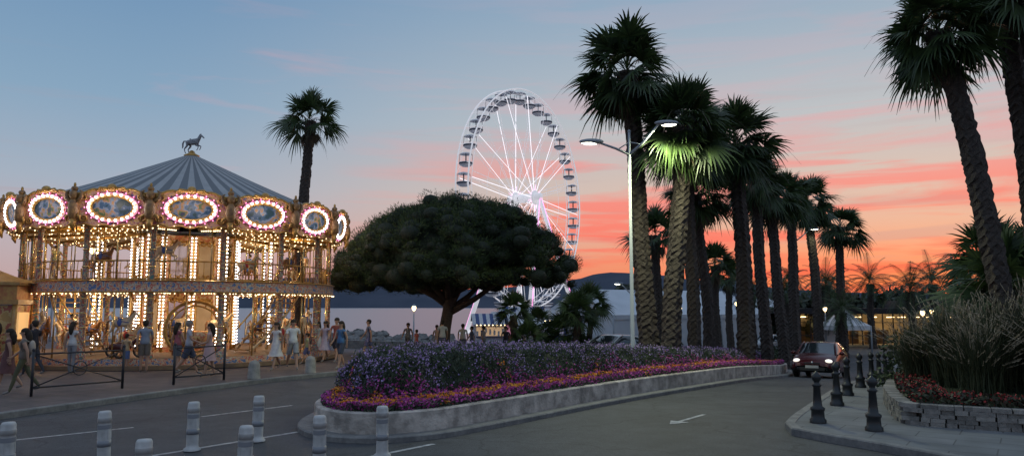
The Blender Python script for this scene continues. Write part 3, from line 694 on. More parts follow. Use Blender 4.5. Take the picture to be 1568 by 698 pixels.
person(-7.5,30.2,Rm(250),1.66,wk,top=(.45,.4,.5),kind='dress',long=True)
person(-6.05,26.6,Rm(240),1.70,((.3,.1),(-.25,.2)),top=(.07,.17,.34),bot=(.05,.06,.09),kind='shorts',long=True,bag=(.10,.16,.25))
person(-7.0,30,Rm(260),1.80,wk,top=(.28,.08,.07),bot=(.05,.05,.07),kind='shorts')
person(-7.9,29.0,Rm(200),1.2,wk,top=(.4,.4,.2),bot=(.1,.1,.2),kind='shorts')
person(-6.3,33,Rm(200),1.72,wk,top=(.10,.12,.2),bot=(.1,.1,.2),kind='shorts')
person(-8.8,33.5,Rm(80),1.72,wk,top=(.5,.3,.2),bot=(.1,.1,.2),kind='shorts')
person(-4.1,41,Rm(270),1.66,st,top=(.6,.5,.45),kind='dress',long=True)
person(-3.35,36.2,Rm(100),1.78,st,top=(.5,.5,.5),bot=(.1,.1,.15))
person(-2.65,40.5,Rm(90),1.76,st,top=(.6,.6,.6),bot=(.15,.15,.2))
person(-2.2,41,Rm(200),1.7,wk,top=(.12,.14,.2),bot=(.1,.1,.1),kind='pants')
person(-4.7,37,Rm(150),1.3,st,top=(.5,.12,.1),bot=(.1,.1,.2))
person(-5.4,39,Rm(250),1.7,wk,top=(.2,.2,.22),bot=(.1,.1,.12),kind='pants')
person(-1.5,39.5,Rm(150),1.7,wk,top=(.35,.3,.3),bot=(.1,.1,.2),kind='pants')
person(-.35,42,Rm(270),1.75,st,top=(.04,.04,.06),bot=(.04,.04,.06),kind='pants')
person(.6,44,Rm(200),1.7,wk,top=(.4,.3,.3),bot=(.1,.1,.12))
person(24.4,45,Rm(250),1.6,wk,top=(.5,.4,.38),bot=(.2,.1,.1))
person(9.3,46,Rm(250),1.7,wk,top=(.4,.4,.4),bot=(.1,.1,.1))
# ---------------------------------------------------------------- carousel horse
def horse_mb():
    vs=[(0,0,1.25),(-.45,0,1.28),(.45,0,1.22),(.68,0,1.5),(.84,0,1.76),(.93,0,1.9),(1.10,0,1.76),(1.28,0,1.58),(-.70,0,1.36)]
    rd=[.27,.26,.26,.17,.12,.10,.09,.06,.07]; ed=[(0,1),(0,2),(2,3),(3,4),(4,5),(5,6),(6,7),(1,8)]
    for sg in(-1,1):
        k=.12 if sg>0 else -.08; o=len(vs)
        vs+=[(-.48,sg*.14,1.1),(-.36+k,sg*.17,.86),(-.66+k,sg*.17,.52),(-.56+k,sg*.17,.18),(-.46+k,sg*.17,.05)]; rd+=[.16,.12,.06,.045,.055]; ed+=[(1,o),(o,o+1),(o+1,o+2),(o+2,o+3),(o+3,o+4)]
        o=len(vs); k=.1 if sg>0 else 0; kz=.1 if sg>0 else 0
        vs+=[(.46,sg*.14,1.05),(.48+k,sg*.16,.88),(.76+k,sg*.16,.74+kz),(.68+k,sg*.16,.44+kz),(.56+k,sg*.16,.36+kz)]; rd+=[.12,.09,.055,.04,.05]; ed+=[(2,o),(o,o+1),(o+1,o+2),(o+2,o+3),(o+3,o+4)]
    V,F=skin(vs,ed,rd,1); b=MB(); b.add(V,F,0,True)
    b.sph((-.02,0,1.20),(.60,.255,.275),0,14,9); b.sph((.45,0,1.2),(.24,.23,.28),0,12,8)
    b.tube([(-.7,0,1.36),(-.92,0,1.35),(-1.03,0,1.1),(-1.02,0,.75),(-1.1,0,.6)],[.05,.07,.09,.07,.01],8,1)
    for i in range(8):
        t=i/7; p=Vector((.55,0,1.5)).lerp(Vector((.86,0,1.98)),t); b.sph(p+Vector((-.06,.03,0)),(.08,.06,.11),1,6,4)
    for sg in(-1,1): b.tube([(.92,sg*.05,1.97),(.93,sg*.06,2.08)],[.03,.005],6,0)
    b.sph((0,0,1.44),(.28,.24,.09),2,12,6); b.sph((-.22,0,1.52),(.06,.18,.1),2,8,4)
    for sg in(-1,1): b.sph((-.02,sg*.25,1.22),(.19,.04,.24),2,8,5)
    b.tube([(.2,-.28,1.3),(.52,-.25,1.25),(.7,0,1.18),(.52,.25,1.25),(.2,.28,1.3)],.03,6,2)
    return b
hb=horse_mb()
Hw=mat('horse_white_mat',(.6,.5,.36),rough=.3); Hb=mat('horse_brown_mat',(.26,.13,.06),rough=.3); Hm=mat('horse_mane_mat',(.35,.2,.08),rough=.4); Hr=mat('horse_saddle_mat',(.45,.04,.04),rough=.3); Hbl=mat('horse_blue_saddle_mat',(.05,.12,.4),rough=.3)
Hgrey=mat('horse_grey_mat',(.25,.26,.28),rough=.5)
def horse_mesh(mats):
    o=hb.obj('tmp',mats); me=o.data; bpy.data.objects.remove(o); return me
hms=[horse_mesh([Hw,Hm,Hr]),horse_mesh([Hb,Hw,Hbl]),horse_mesh([Hw,Hb,Hbl])]
# ---------------------------------------------------------------- carousel
def carousel():
    cx,cy=-13.9,31.8; e=empty('carousel',(cx,cy,.12))
    gold=mat('gilt_mat',(.62,.38,.10),(.36,.18,.05),scale=10,rough=.35,metal=.4)
    brass=mat('brass_mat',(.62,.45,.2),rough=.25,metal=.8)
    cream=mat('cream_paint_mat',(.62,.50,.33),(.5,.38,.25),scale=3,rough=.45)
    pink=multiramp('painted_rounding_mat',[(0,(.42,.08,.10)),(.38,(.60,.34,.26)),(.47,(.58,.38,.12)),(.53,(.62,.44,.32)),(.58,(.45,.11,.13)),(.64,(.16,.2,.34))],6.5,detail=5)
    fasc=multiramp('painted_fascia_mat',[(0,(.10,.16,.32)),(.40,(.6,.42,.25)),(.47,(.5,.10,.08)),(.53,(.62,.50,.34)),(.6,(.12,.2,.36))],7,detail=4)
    paint=multiramp('painted_scene_mat',[(0,(.02,.06,.09)),(.40,(.05,.11,.22)),(.48,(.20,.26,.38)),(.54,(.38,.22,.12)),(.59,(.10,.16,.08)),(.65,(.05,.06,.12))],3.2,detail=4)
    drum=multiramp('painted_drum_mat',[(0,(.25,.08,.03)),(.42,(.6,.40,.17)),(.5,(.55,.18,.1)),(.58,(.65,.5,.3))],5,detail=5)
    colm=multiramp('painted_column_mat',[(0,(.08,.2,.18)),(.4,(.35,.07,.05)),(.48,(.5,.38,.22)),(.54,(.10,.22,.22)),(.6,(.3,.08,.1))],9)
    mirror=mat('mirror_mat',(.8,.75,.7),rough=.08,metal=1)
    bulb=mat('bulb_mat',(1,1,1),emit=(1,.92,.95),es=8); bulbw=mat('warm_bulb_mat',(1,.9,.7),emit=(1,.74,.42),es=3.5)
    bulbp=mat('pink_bulb_mat',(1,.4,.6),emit=(1,.25,.55),es=2.5); bulbs=mat('strip_bulb_mat',(1,1,1),emit=(1,.93,.86),es=7)
    floor=mat('deck_floor_mat',(.25,.16,.09),(.16,.10,.06),scale=5)
    a00=math.atan2(-cy,-cx)+Rm(.5)
    P=lambda r,a,z:Vector((r*math.cos(a),r*math.sin(a),z))
    b=MB()
    b.lathe((0,0,0),[(6.35,0),(6.35,.14),(6.05,.14)],64,0,False); b.lathe((0,0,0),[(6.05,.10),(6.05,.36)],64,1,False); b.lathe((0,0,0),[(6.05,.36),(0,.36)],64,0,False)
    b.lathe((0,0,0),[(2.3,2.72),(6.05,2.72)],64,3,False)
    b.lathe((0,0,0),[(6.07,2.66),(6.12,2.68),(6.12,3.02),(6.07,3.04)],64,2,False); b.lathe((0,0,0),[(6.07,3.0),(2.0,3.0)],64,0,False)
    b.lathe((0,0,0),[(6.16,2.62),(6.18,2.66),(6.13,2.68)],64,4,False);b.lathe((0,0,0),[(6.13,3.02),(6.18,3.05),(6.1,3.08)],64,4,False)
    b.obj('decks',[floor,fasc,fasc,cream,gold],parent=e)
    b=MB()
    for z0,z1 in((.36,2.72),(3.0,5.0)):
        for k in range(12):
            a=k*2*pi/12; a2=a+2*pi/12; r=2.0
            p=[P(r,a,z0),P(r,a2,z0),P(r,a2,z1),P(r,a,z1)]; b.add(p,[(0,1,2,3)],0)
            am=(a+a2)/2; n=P(1,am,0); c=P(r*math.cos(pi/12)+.03,am,(z0+z1)/2); t=Vector((-math.sin(am),math.cos(am),0))
            hh=(z1-z0)*.36; V=[c-t*.33-Vector((0,0,hh)),c+t*.33-Vector((0,0,hh)),c+t*.33+Vector((0,0,hh)),c-t*.33+Vector((0,0,hh))]; b.add(V,[(0,1,2,3)],1 if k%2 else 4)
            for s1,s2 in((0,1),(1,2),(2,3),(3,0)): b.tube([V[s1],V[s2]],.035,6,2)
            b.tube([P(r+.03,a,z0),P(r+.03,a,z1)],.06,8,2)
            for zc in (z0+.35,z1-.3):
                for sg in(-1,1):
                    b.tube([c+t*sg*(.12+.2*q*math.cos(q*7))+Vector((0,0,zc-(z0+z1)/2+.16*q*math.sin(q*7))) +n*.04 for q in np.linspace(.1,1,10)],.03,5,2)
    b.obj('central_drum',[drum,mirror,gold,cream,cream],parent=e)
    bl=MB()
    def bb(p,s=.035,mi=0): bl.sph(p,s,mi,6,4)
    for z0,z1 in((.6,2.6),(3.2,4.9)):
        for k in range(12):
            a=k*2*pi/12
            for z in np.arange(z0,z1,.13):
                for da in(-.035,.035): bb(P(2.13,a+da,z),.032,3)
        for k in range(8):
            a=a00+Rm(22.5)+k*2*pi/8
            for z in np.arange(z0,z1,.15): bb(P(3.55,a-.012,z),.036,3); bb(P(3.55,a+.02,z),.036,3)
    b=MB()
    for k in range(16):
        a=a00+Rm(11.25)+k*Rm(22.5); p=P(5.9,a,0)
        b.lathe(p,[(.17,.36),(.17,.5),(.11,.56),(.10,2.5),(.16,2.6),(.16,2.7)],12,0); b.lathe(p,[(.09,3.04),(.09,4.8),(.15,4.95)],12,0)
        for z in(.9,1.4,1.9,2.4,3.5,4.1): b.lathe(p,[(.10,z),(.125,z+.03),(.10,z+.06)],12,1)
        for da in (Rm(11.25),Rm(4),Rm(18.5)):
            q=P(5.95,a+da,0); rr_=.022 if da!=Rm(11.25) else .03
            if da==Rm(11.25): b.tube([q+Vector((0,0,.36)),q+Vector((0,0,2.7))],rr_,8,1)
            b.tube([q+Vector((0,0,3.04)),q+Vector((0,0,4.95))],rr_,8,1)
        if k%2==0:
            b.lathe(P(3.5,a+Rm(11.25),0),[(.07,.36),(.07,2.72)],8,1);b.lathe(P(3.5,a+Rm(11.25),0),[(.07,3.0),(.07,4.95)],8,1)
    b.obj('columns',[colm,brass],parent=e)
    b=MB()
    for z in(3.12,3.75): b.tube([P(5.8,a,z) for a in np.linspace(0,2*pi,65)],.03,6,0,cap=False)
    for a in np.linspace(0,2*pi,161)[:-1]: b.tube([P(5.8,a,3.05),P(5.83,a,3.4),P(5.8,a,3.75)],.014,4,0)
    b.obj('railing',[gold],parent=e)
    b=MB(); b.lathe((0,0,0),[(2.0,5.35),(6.3,5.0)],64,0,False)
    for k in range(16):
        a=a00+Rm(11.25)+k*Rm(22.5); b.tube([P(2,a,5.28),P(6.2,a,4.95)],.07,6,1)
        for t in np.linspace(.1,.98,14): bb(P(2+4.2*t,a,5.2-.34*t),.026,1)
        for t in np.linspace(.25,.98,7): bb(P(2+4.2*t,a+Rm(11.25),5.27-.34*t),.026,1)
        for t in np.linspace(.2,.98,9): bb(P(2.2+3.7*t,a,2.66),.028,1)
    for a in np.linspace(0,2*pi,120)[:-1]: bb(P(6.14,a,2.6),.022,1)
    b.obj('ceiling',[cream,gold],parent=e)
    b=MB(); N=112
    prof=[(6.42,5.92),(5.2,6.42),(4,6.93),(2.6,7.55),(1.3,8.15),(.28,8.62)]
    for k in range(N):
        a=k*2*pi/N;a2=(k+1)*2*pi/N
        for (r1,z1),(r2,z2) in zip(prof[:-1],prof[1:]):
            b.add([P(r1,a,z1),P(r1,a2,z1),P(r2,a2,z2),P(r2,a,z2)],[(0,1,2,3)],k%2)
    b.lathe((0,0,0),[(.3,8.6),(.33,8.66),(.15,8.75),(.1,8.85),(0,8.9)],14,2)
    b.obj('striped_roof',[mat('roof_grey_mat',(.11,.12,.13),rough=.6),mat('roof_light_mat',(.28,.28,.28),(.34,.34,.34),rough=.6,scale=2),gold],parent=e)
    inst('roof_horse',horse_mesh([Hgrey,Hgrey,Hgrey]),(0,0,8.72),Rm(-25)+.3,e,.43)
    b=MB()
    for k in range(16):
        a=a00+k*Rm(22.5); n=P(1,a,0); t=Vector((-math.sin(a),math.cos(a),0)); Rr=6.42; hw=Rr*math.tan(Rm(11.25))
        def Q(x,z,o=0): return n*(Rr-.10+.16*(z-5.0)+o)+t*x+Vector((0,0,z))
        nx=20; V=[];Fq=[]
        for i in range(nx+1):
            u=-1+2*i/nx; x=u*hw
            zt=5.95+.22*max(0,math.cos(u*pi/2))**.7+.03*math.cos(u*12); zb=5.02-.10*abs(math.cos(u*pi*2))-.05*math.cos(u*pi/2)
            V+=[Q(x,zb),Q(x,5.3),Q(x,5.7),Q(x,zt)]
        for i in range(nx):
            for j in range(3): Fq.append((i*4+j,(i+1)*4+j,(i+1)*4+j+1,i*4+j+1))
        b.add(V,Fq,0)
        b.tube([V[i*4+3] for i in range(nx+1)],.05,6,1); b.tube([V[i*4] for i in range(nx+1)],.035,5,1)
        ov=[Q(.72*math.cos(s),5.53+.38*math.sin(s),.05) for s in np.linspace(0,2*pi,33)]
        b.tube(ov,.05,6,1,cap=False)
        c0=Q(0,5.53,.06); b.add([c0]+[Q(.70*math.cos(s),5.53+.36*math.sin(s),.03) for s in np.linspace(0,2*pi,33)[:-1]],[(0,i+1,(i+1)%32+1) for i in range(32)],2)
        ov2=[Q(.88*math.cos(s),5.53+.50*math.sin(s),.04) for s in np.linspace(0,2*pi,33)]
        b.tube(ov2,.03,5,3,cap=False)
        for s in np.linspace(0,2*pi,23)[:-1]: bb(Q(.79*math.cos(s),5.53+.45*math.sin(s),.11),.047,0)
        for s in np.linspace(0,2*pi,19)[:-1]: bb(Q(.95*math.cos(s),5.53+.55*math.sin(s),.06),.022,2)
        for sx in(-1,1):
            for sz in(-1,1):
                sp=[Q(sx*(.98+ .16*(1-q)*math.cos(q*9)),5.52+sz*(.34+.14*(1-q)*math.sin(q*9)),.05) for q in np.linspace(0,1,14)]; b.tube(sp,[.04*(1-.5*q) for q in np.linspace(0,1,14)],5,1)
        for i in range(5):
            x=-hw+ (i+.5)*2*hw/5; bb(Q(x,4.93,0),.022,1)
        b.sph(Q(0,6.2,.04),(.16,.16,.14),1,8,5)
        for sx in(-1,1): b.tube([Q(sx*.12,6.15,.04),Q(sx*.4,6.2,.05),Q(sx*.55,6.08,.04)],[.07,.05,.02],6,1)
        a2=a+Rm(11.25); n2=P(1,a2,0); t2=Vector((-math.sin(a2),math.cos(a2),0)); Rf=6.62
        def Q2(x,z,o=0): return n2*(Rf+o)+t2*x+Vector((0,0,z))
        b.sph(Q2(0,5.45),(.2,.2,.42),4,8,6); b.sph(Q2(0,5.95,.03),(.15,.15,.18),4,8,6); b.sph(Q2(0,6.17,.0),(.12,.12,.1),4,8,4); b.sph(Q2(0,6.30,.0),(.05,.05,.09),1,6,4)
        b.tube([Q2(0,5.1),Q2(0,4.9,.02),Q2(0,4.72,-.05)],[.13,.09,.02],8,1)
        for sx in(-1,1):
            b.tube([Q2(sx*.1,5.7),Q2(sx*.28,5.85,.02),Q2(sx*.3,6.05),Q2(sx*.2,6.12)],[.07,.07,.05,.02],6,4)
            b.tube([Q2(sx*.12,5.3),Q2(sx*.26,5.2,.02),Q2(sx*.26,5.05)],[.06,.05,.02],6,1)
    carv=mat('carved_brown_mat',(.16,.08,.04),(.40,.23,.08),scale=12,rough=.45)
    b.obj('rounding_boards',[pink,gold,paint,mat('oval_trim_mat',(.6,.2,.35),rough=.4),carv],parent=e)
    bl.obj('light_bulbs',[bulb,bulbw,bulbp,bulbs],parent=e)
    for aa in(Rm(28),Rm(-42)):
        b=MB(); a=a00+aa
        for i in range(12):
            q=a+.055*i*(1 if aa>0 else -1); p=P(4.4,q,.5+i*.2); b.box(p,(1.0,.3,.05),0,q)
        for rr_ in(3.9,4.9):
            L1=[P(rr_,a+.055*i*(1 if aa>0 else -1),.45+i*.2) for i in range(13)]; b.tube(L1,.05,6,1); b.tube([p+Vector((0,0,.8)) for p in L1],.03,6,2)
            for p in L1[::2]: b.tube([p,p+Vector((0,0,.8))],.018,5,2)
        b.obj('staircase',[floor,cream,brass],parent=e)
    hk=0; pb=MB()
    for lvl,z0,zt in((0,.36,2.72),(1,3.0,5.0)):
        for k in range(16 if lvl==0 else 12):
            a=a00+(k+.5)*2*pi/(16 if lvl==0 else 12)+.1
            for r in((5.1,4.1) if lvl==0 else (4.9,)):
                hk+=1
                if lvl==0 and r==5.1 and k in(15,0): continue
                zz=z0+.15+.22*(hk%3); s=.52 if r>5 else .48; aa=a+.07*(hk%2)
                inst('carousel_horse',hms[hk%3],tuple(P(r,aa,zz)),a+pi/2,e,s)
                q=P(r,aa,0); pb.tube([q+Vector((0,0,z0)),q+Vector((0,0,zt))],.022,6,0)
                if hk%5==2 and r>4.5:
                    pr=P(r,aa,0)-.06*Vector((-math.sin(a),math.cos(a),0)); person(pr.x,pr.y,a+pi/2,1.25,((1.1,1.2),(1.1,1.2)),((.9,.3),(.9,.3)),top=[(.5,.1,.1),(.1,.2,.5),(.6,.6,.3),(.6,.6,.6)][hk%4],bot=(.08,.1,.2),seat=zz+1.44*s,parent=e,name='rider')
    pb.obj('horse_poles',[brass],parent=e)
    a=a00+Rm(3.5); b=MB(); c=P(5.25,a,1.35); t=Vector((-math.sin(a),math.cos(a),0)); n=P(1,a,0)
    for rr_,w in((.98,.06),(.82,.03)):
        b.tube([c+t*rr_*math.cos(s)+Vector((0,0,rr_*math.sin(s))) for s in np.linspace(0,2*pi,37)],w,8,0,cap=False)
    for s in np.linspace(0,2*pi,17)[:-1]: b.tube([c+t*.82*math.cos(s)+Vector((0,0,.82*math.sin(s))),c+t*.98*math.cos(s)+Vector((0,0,.98*math.sin(s)))],.025,5,0)
    b.lathe(c-n*.45,[(.0,-.75),(.45,-.7),(.6,-.4),(.62,-.1),(.58,-.1),(.5,-.45)],18,1)
    b.obj('hoop_carriage',[gold,drum],parent=e)
    a=a00-Rm(21); b=MB(); Mx=Matrix.Translation(P(5.3,a,.36))@Matrix.Rotation(a+pi/2,4,'Z')
    def whl(xx,yy):
        b.tube([Vector((xx+.2*math.cos(s),yy,.24+.2*math.sin(s))) for s in np.linspace(0,2*pi,17)],.04,6,1,cap=False,M=Mx)
        for s in range(6): b.tube([Vector((xx,yy,.24)),Vector((xx+.19*math.cos(s*pi/3),yy,.24+.19*math.sin(s*pi/3)))],.01,4,2,M=Mx)
    whl(-.45,0);whl(.5,0);whl(0,-.45)
    b.tube([(-.45,0,.24),(-.2,0,.45),(.25,0,.5),(.42,0,.72)],[.03,.06,.08,.03],8,0,M=Mx); b.tube([(.5,0,.24),(.4,0,.75)],.02,6,2,M=Mx); b.tube([(.38,-.22,.78),(.4,0,.74),(.38,.22,.78)],.018,6,2,M=Mx); b.sph((-.2,0,.52),(.2,.1,.05),1,8,4,M=Mx); b.sph((0,-.42,.4),(.42,.18,.18),0,12,6,M=Mx); b.sph((.45,0,.62),(.06,.07,.07),2,8,5,M=Mx)
    b.obj('ride_motorbike',[mat('bike_paint_mat',(.08,.02,.02),rough=.25),M_black,brass],parent=e)
    for lvl,z in((0,2.35),(1,4.55)):
        for k in range(6):
            a=a00+Rm(11)+k*2*pi/6
            l=bpy.data.lights.new('deck_lamp','POINT'); l.energy=62 if lvl==0 else 46; l.color=(1,.70,.38); l.shadow_soft_size=.08
            o=bpy.data.objects.new('deck_lamp',l); scene.collection.objects.link(o); o.parent=e; o.location=P(4.6,a,z)
    for k in range(16):
        if k in (6,7,8,9,10): continue
        a=a00+Rm(22.5)*k
        l=bpy.data.lights.new('board_lamp','POINT'); l.energy=14; l.color=(1,.76,.56); l.shadow_soft_size=.05
        o=bpy.data.objects.new('board_lamp',l); scene.collection.objects.link(o); o.parent=e; o.location=P(7.1,a,5.5)
carousel()
# ticket booth
b=MB(); b.box((0,0,1.1),(2.2,2.2,2.2),0); b.box((0,0,2.3),(2.5,2.5,.16),1); b.box((0,0,2.62),(2.35,2.35,.5),2); b.box((0,0,2.92),(2.5,2.5,.1),1); b.lathe((0,0,0),[(1.5,2.97),(.8,3.2),(.1,3.5),(0,3.55)],4,1,False)
b.box((1.12,0,1.5),(.06,1.3,.9),3); b.box((0,-1.12,1.5),(1.3,.06,.9),3); b.box((0,-1.2,1.0),(1.6,.3,.06),1); b.box((1.2,0,1.0),(.3,1.6,.06),1)
for sx in(-1,1):
    for sy in(-1,1): b.tube([(sx*1.13,sy*1.13,0),(sx*1.13,sy*1.13,2.25)],.08,8,1)
gb=mat('booth_gilt_mat',(.42,.26,.08),(.3,.15,.05),scale=8,rough=.4)
b.obj('ticket_booth',[multiramp('booth_panel_mat',[(0,(.4,.24,.08)),(.45,(.48,.34,.14)),(.55,(.35,.10,.06))],4),gb,mat('booth_sign_mat',(.45,.28,.08),(.35,.1,.05),scale=6),mat('booth_window_mat',(.5,.3,.1),emit=(1,.6,.25),es=.6)],(-18.2,25.9,.12),Rm(20))
# ---------------------------------------------------------------- ferris wheel
def wheel():
    C=Vector((2.1,120,19.8)); z0=G(2,117); e=empty('ferris_wheel',(C.x,C.y,z0)); c=Vector((0,0,C.z-z0))
    e1=Vector((.527,.85,0)).normalized(); n=Vector((.85,-.527,0)).normalized(); zz=Vector((0,0,1))
    wh=mat('wheel_white_glow_mat',(.75,.75,.76),rough=.4,emit=(.95,.92,.95),es=.38); led=mat('wheel_led_mat',(.9,.85,1),emit=(1,.97,1),es=1.1); pk=mat('wheel_pink_led_mat',(1,.6,.8),emit=(1,.6,.8),es=.9)  # white steel of rims, hub and legs has added glow to look paler
    Ro,Ri=17.6,16.7
    def P(s,r,a): return c+n*s+(e1*math.cos(a)+zz*math.sin(a))*r
    b=MB(); N=72
    for s in(-1.1,1.1):
        for r,w in((Ro,.12),(Ri,.045)): b.tube([P(s,r,a) for a in np.linspace(0,2*pi,N+1)],w,5,0,cap=False)
        for k in range(0,N,2):
            a=k*2*pi/N; b.tube([P(s,Ri,a),P(s,Ro,a+2*pi/N),P(s,Ri,a+4*pi/N)],.026,4,0,cap=False)
    for k in range(36): a=k*2*pi/36; b.tube([P(-1.1,Ro,a),P(1.1,Ro,a)],.04,5,0)
    b.obj('rims',[wh],parent=e)
    b=MB()
    for s in(-1.1,1.1):
        for k in range(36):
            a=k*2*pi/36; b.tube([P(s*1.6,1.0,a),P(s,Ri,a+(.06 if k%2 else -.06))],.048 if k%3==0 else .042,4,0 if k%3==0 else 1,cap=False)
        b.tube([P(s,9.5,a) for a in np.linspace(0,2*pi,43)],.025,4,1,cap=False)
        for k in range(18):
            a=k*2*pi/18; b.tube([P(s*1.7,.5,a),P(s*1.65,1.3 if k%2 else 2.2,a)],.06,4,2)
    b.obj('spokes',[led,wh,pk],parent=e)
    b=MB(); b.tube([c-n*3,c+n*3],.7,14,0); b.tube([c-n*2.0,c-n*1.7],1.2,16,0); b.tube([c+n*1.7,c+n*2.0],1.2,16,0)
    for s in(-1,1):
        for sd in(-1,1):
            ft=e1*sd*8.5+n*s*5.5; b.tube([c+n*s*2.7,ft],[.28,.36],8,0); b.tube([ft+Vector((0,0,.1)),ft+Vector((0,0,-.1))],1.2,10,0)
        b.tube([(e1*8.5+n*s*5.5).lerp(c+n*s*2.7,.45),(-e1*8.5+n*s*5.5).lerp(c+n*s*2.7,.45)],.14,6,0)
        b.tube([(e1*8.5+n*s*5.5)+Vector((0,0,.3)),(-e1*8.5+n*s*5.5)+Vector((0,0,.3))],.2,6,0)
        for sd in(-1,1):
            b.tube([c+n*s*2.95+e1*sd*.2,e1*sd*8.5+n*s*5.95],.06,4,1)
    b.obj('hub_and_legs',[wh,mat('leg_pink_led_mat',(1,.4,.7),emit=(1,.35,.75),es=1.5)],parent=e)
    g=MB(); g.lathe((0,0,0),[(0,-2.05),(.55,-1.98),(.95,-1.75),(1.08,-1.45),(1.05,-1.3),(.95,-1.3),(.9,-1.6),(0,-1.8)],16,0); g.lathe((0,0,0),[(1.0,-.12),(.8,.06),(.35,.18),(0,.22)],16,0); g.lathe((0,0,0),[(1.0,-.12),(0,-.02)],16,0)
    g.tube([(0,0,-2.0),(0,0,.1)],.07,6,2)
    for q in range(4): aa=q*pi/2; g.tube([(1.0*math.cos(aa),1.0*math.sin(aa),-1.35),(.95*math.cos(aa),.95*math.sin(aa),-.1)],.03,4,2)
    g.lathe((0,0,0),[(1.06,-1.62),(1.10,-1.40)],16,2)
    me=None
    for k in range(36):
        p=P(0,Ro-.4,(k+.5)*2*pi/36)
        if me is None: o=g.obj('gondola',[mat('gondola_glow_mat',(.62,.62,.65),rough=.35,emit=(.9,.9,1),es=.02),wh,mat('gondola_band_mat',(.06,.065,.09))],tuple(p),0,e,.95); me=o.data  # bowl and canopy are no lamps; slight emission lightens them
        else: inst('gondola',me,tuple(p),0,e,.95)
    b=MB(); b.box((0,0,.5),(13,6,1.0),0,math.atan2(e1.y,e1.x)); b.box((5,-5,1.4),(3,2.5,2.6),1,.5); b.obj('boarding_platform',[wh,cm((.5,.4,.5))],parent=e)
wheel()
# ---------------------------------------------------------------- fair stalls, tents, building
rr=random.Random(21)
cols=[((.5,.5,.55),(.05,.08,.2)),((.3,.05,.06),(.5,.5,.5)),((.08,.12,.3),(.5,.45,.4)),((.5,.45,.35),(.3,.1,.1))]
def stall(x,y,w,h,ca,cb,em):
    z=G(x,y); b=MB(); b.box((0,0,h*.5),(w,2.6,h),0); b.box((0,-1.32,h*.62),(w*.86,.06,h*.34),2); b.box((0,-1.45,h*.42),(w*.9,.3,.06),1)
    N=10
    for k in range(N):
        x0=-w/2-.2+(w+.4)*k/N; x1=x0+(w+.4)/N; b.add([(x0,-2.1,h-.25),(x1,-2.1,h-.25),(x1,0,h+.75),(x0,0,h+.75)],[(0,1,2,3)],k%2 and 1 or 3); b.add([(x0,0,h+.75),(x1,0,h+.75),(x1,1.6,h),(x0,1.6,h)],[(0,1,2,3)],k%2 and 1 or 3)
    for k in range(7): b.box((-w*.4+w*.8*k/6,-1.38,h*.5+rr.uniform(0,.5)),(.18,.08,rr.uniform(.25,.6)),rr.choice([0,1,3]))
    for k in range(8): b.sph((-w/2+w*(k+.5)/8,-2.12,h-.3),.055,4,6,4)
    b.obj('fair_stall',[cm(ca),cm(cb),em,cm((.5,.5,.52)),M_warm],(x,y,z),rr.uniform(-.2,.2))
ems=[mat('stall_glow_%d'%i,(.5,.4,.3),(.2,.15,.15),scale=2.5,emit=c,es=s) for i,(c,s) in enumerate([((1,.65,.35),.35),((1,.35,.6),.35),((.6,.6,1),.25),((1,.8,.55),.4)])]
for i,(x,y,w,h) in enumerate([(-2.2,72,3,2.4),(-.2,76,3.5,2.6),(3.5,74,3.6,2.8),(6.5,86,5,3),(1.2,92,5,3.2)]):
    stall(x,y,w,h,*cols[i%4],ems[i%4])
def marquee(x,y,w,d,he,hr,rz,name='marquee_tent'):
    z=G(x,y); b=MB(); nb=max(1,int(w/5))
    for k in range(nb):
        x0=-w/2+w*k/nb;x1=x0+w/nb
        for sg in(-1,1):
            V=[];F=[]
            for i in range(5):
                t=i/4; sag=.12*math.sin(pi*t)
                V+=[(x0,sg*d/2*(1-t),he+(hr-he)*t),((x0+x1)/2,sg*d/2*(1-t),he+(hr-he)*t-sag),(x1,sg*d/2*(1-t),he+(hr-he)*t)]
            for i in range(4):
                for j in range(2): F.append((i*3+j,i*3+j+1,i*3+j+4,i*3+j+3))
            b.add(V,F,0,True); b.add([(x0,sg*d/2,0),(x1,sg*d/2,0),(x1,sg*d/2,he),(x0,sg*d/2,he)],[(0,1,2,3)],0); b.tube([(x0,sg*(d/2+.05),0),(x0,sg*(d/2+.05),he)],.08,6,1)
            b.box(((x0+x1)/2,sg*(d/2+.06),he-.2),(w/nb,.04,.4),0)
    for sg in(-1,1): b.add([(sg*w/2,-d/2,0),(sg*w/2,d/2,0),(sg*w/2,d/2,he),(sg*w/2,0,hr),(sg*w/2,-d/2,he)],[(0,1,2,3,4)],0); b.tube([(sg*(w/2+.05),0,0),(sg*(w/2+.05),0,hr)],.06,6,1)
    b.obj(name,[mat('canvas_white_mat',(.50,.53,.57),(.42,.45,.49),scale=.6,rough=.6),M_poleW],(x,y,z),rz)
marquee(14.5,76,19,12,3.2,5.6,Rm(28)); marquee(20,88,22,12,3.2,5.0,Rm(10))
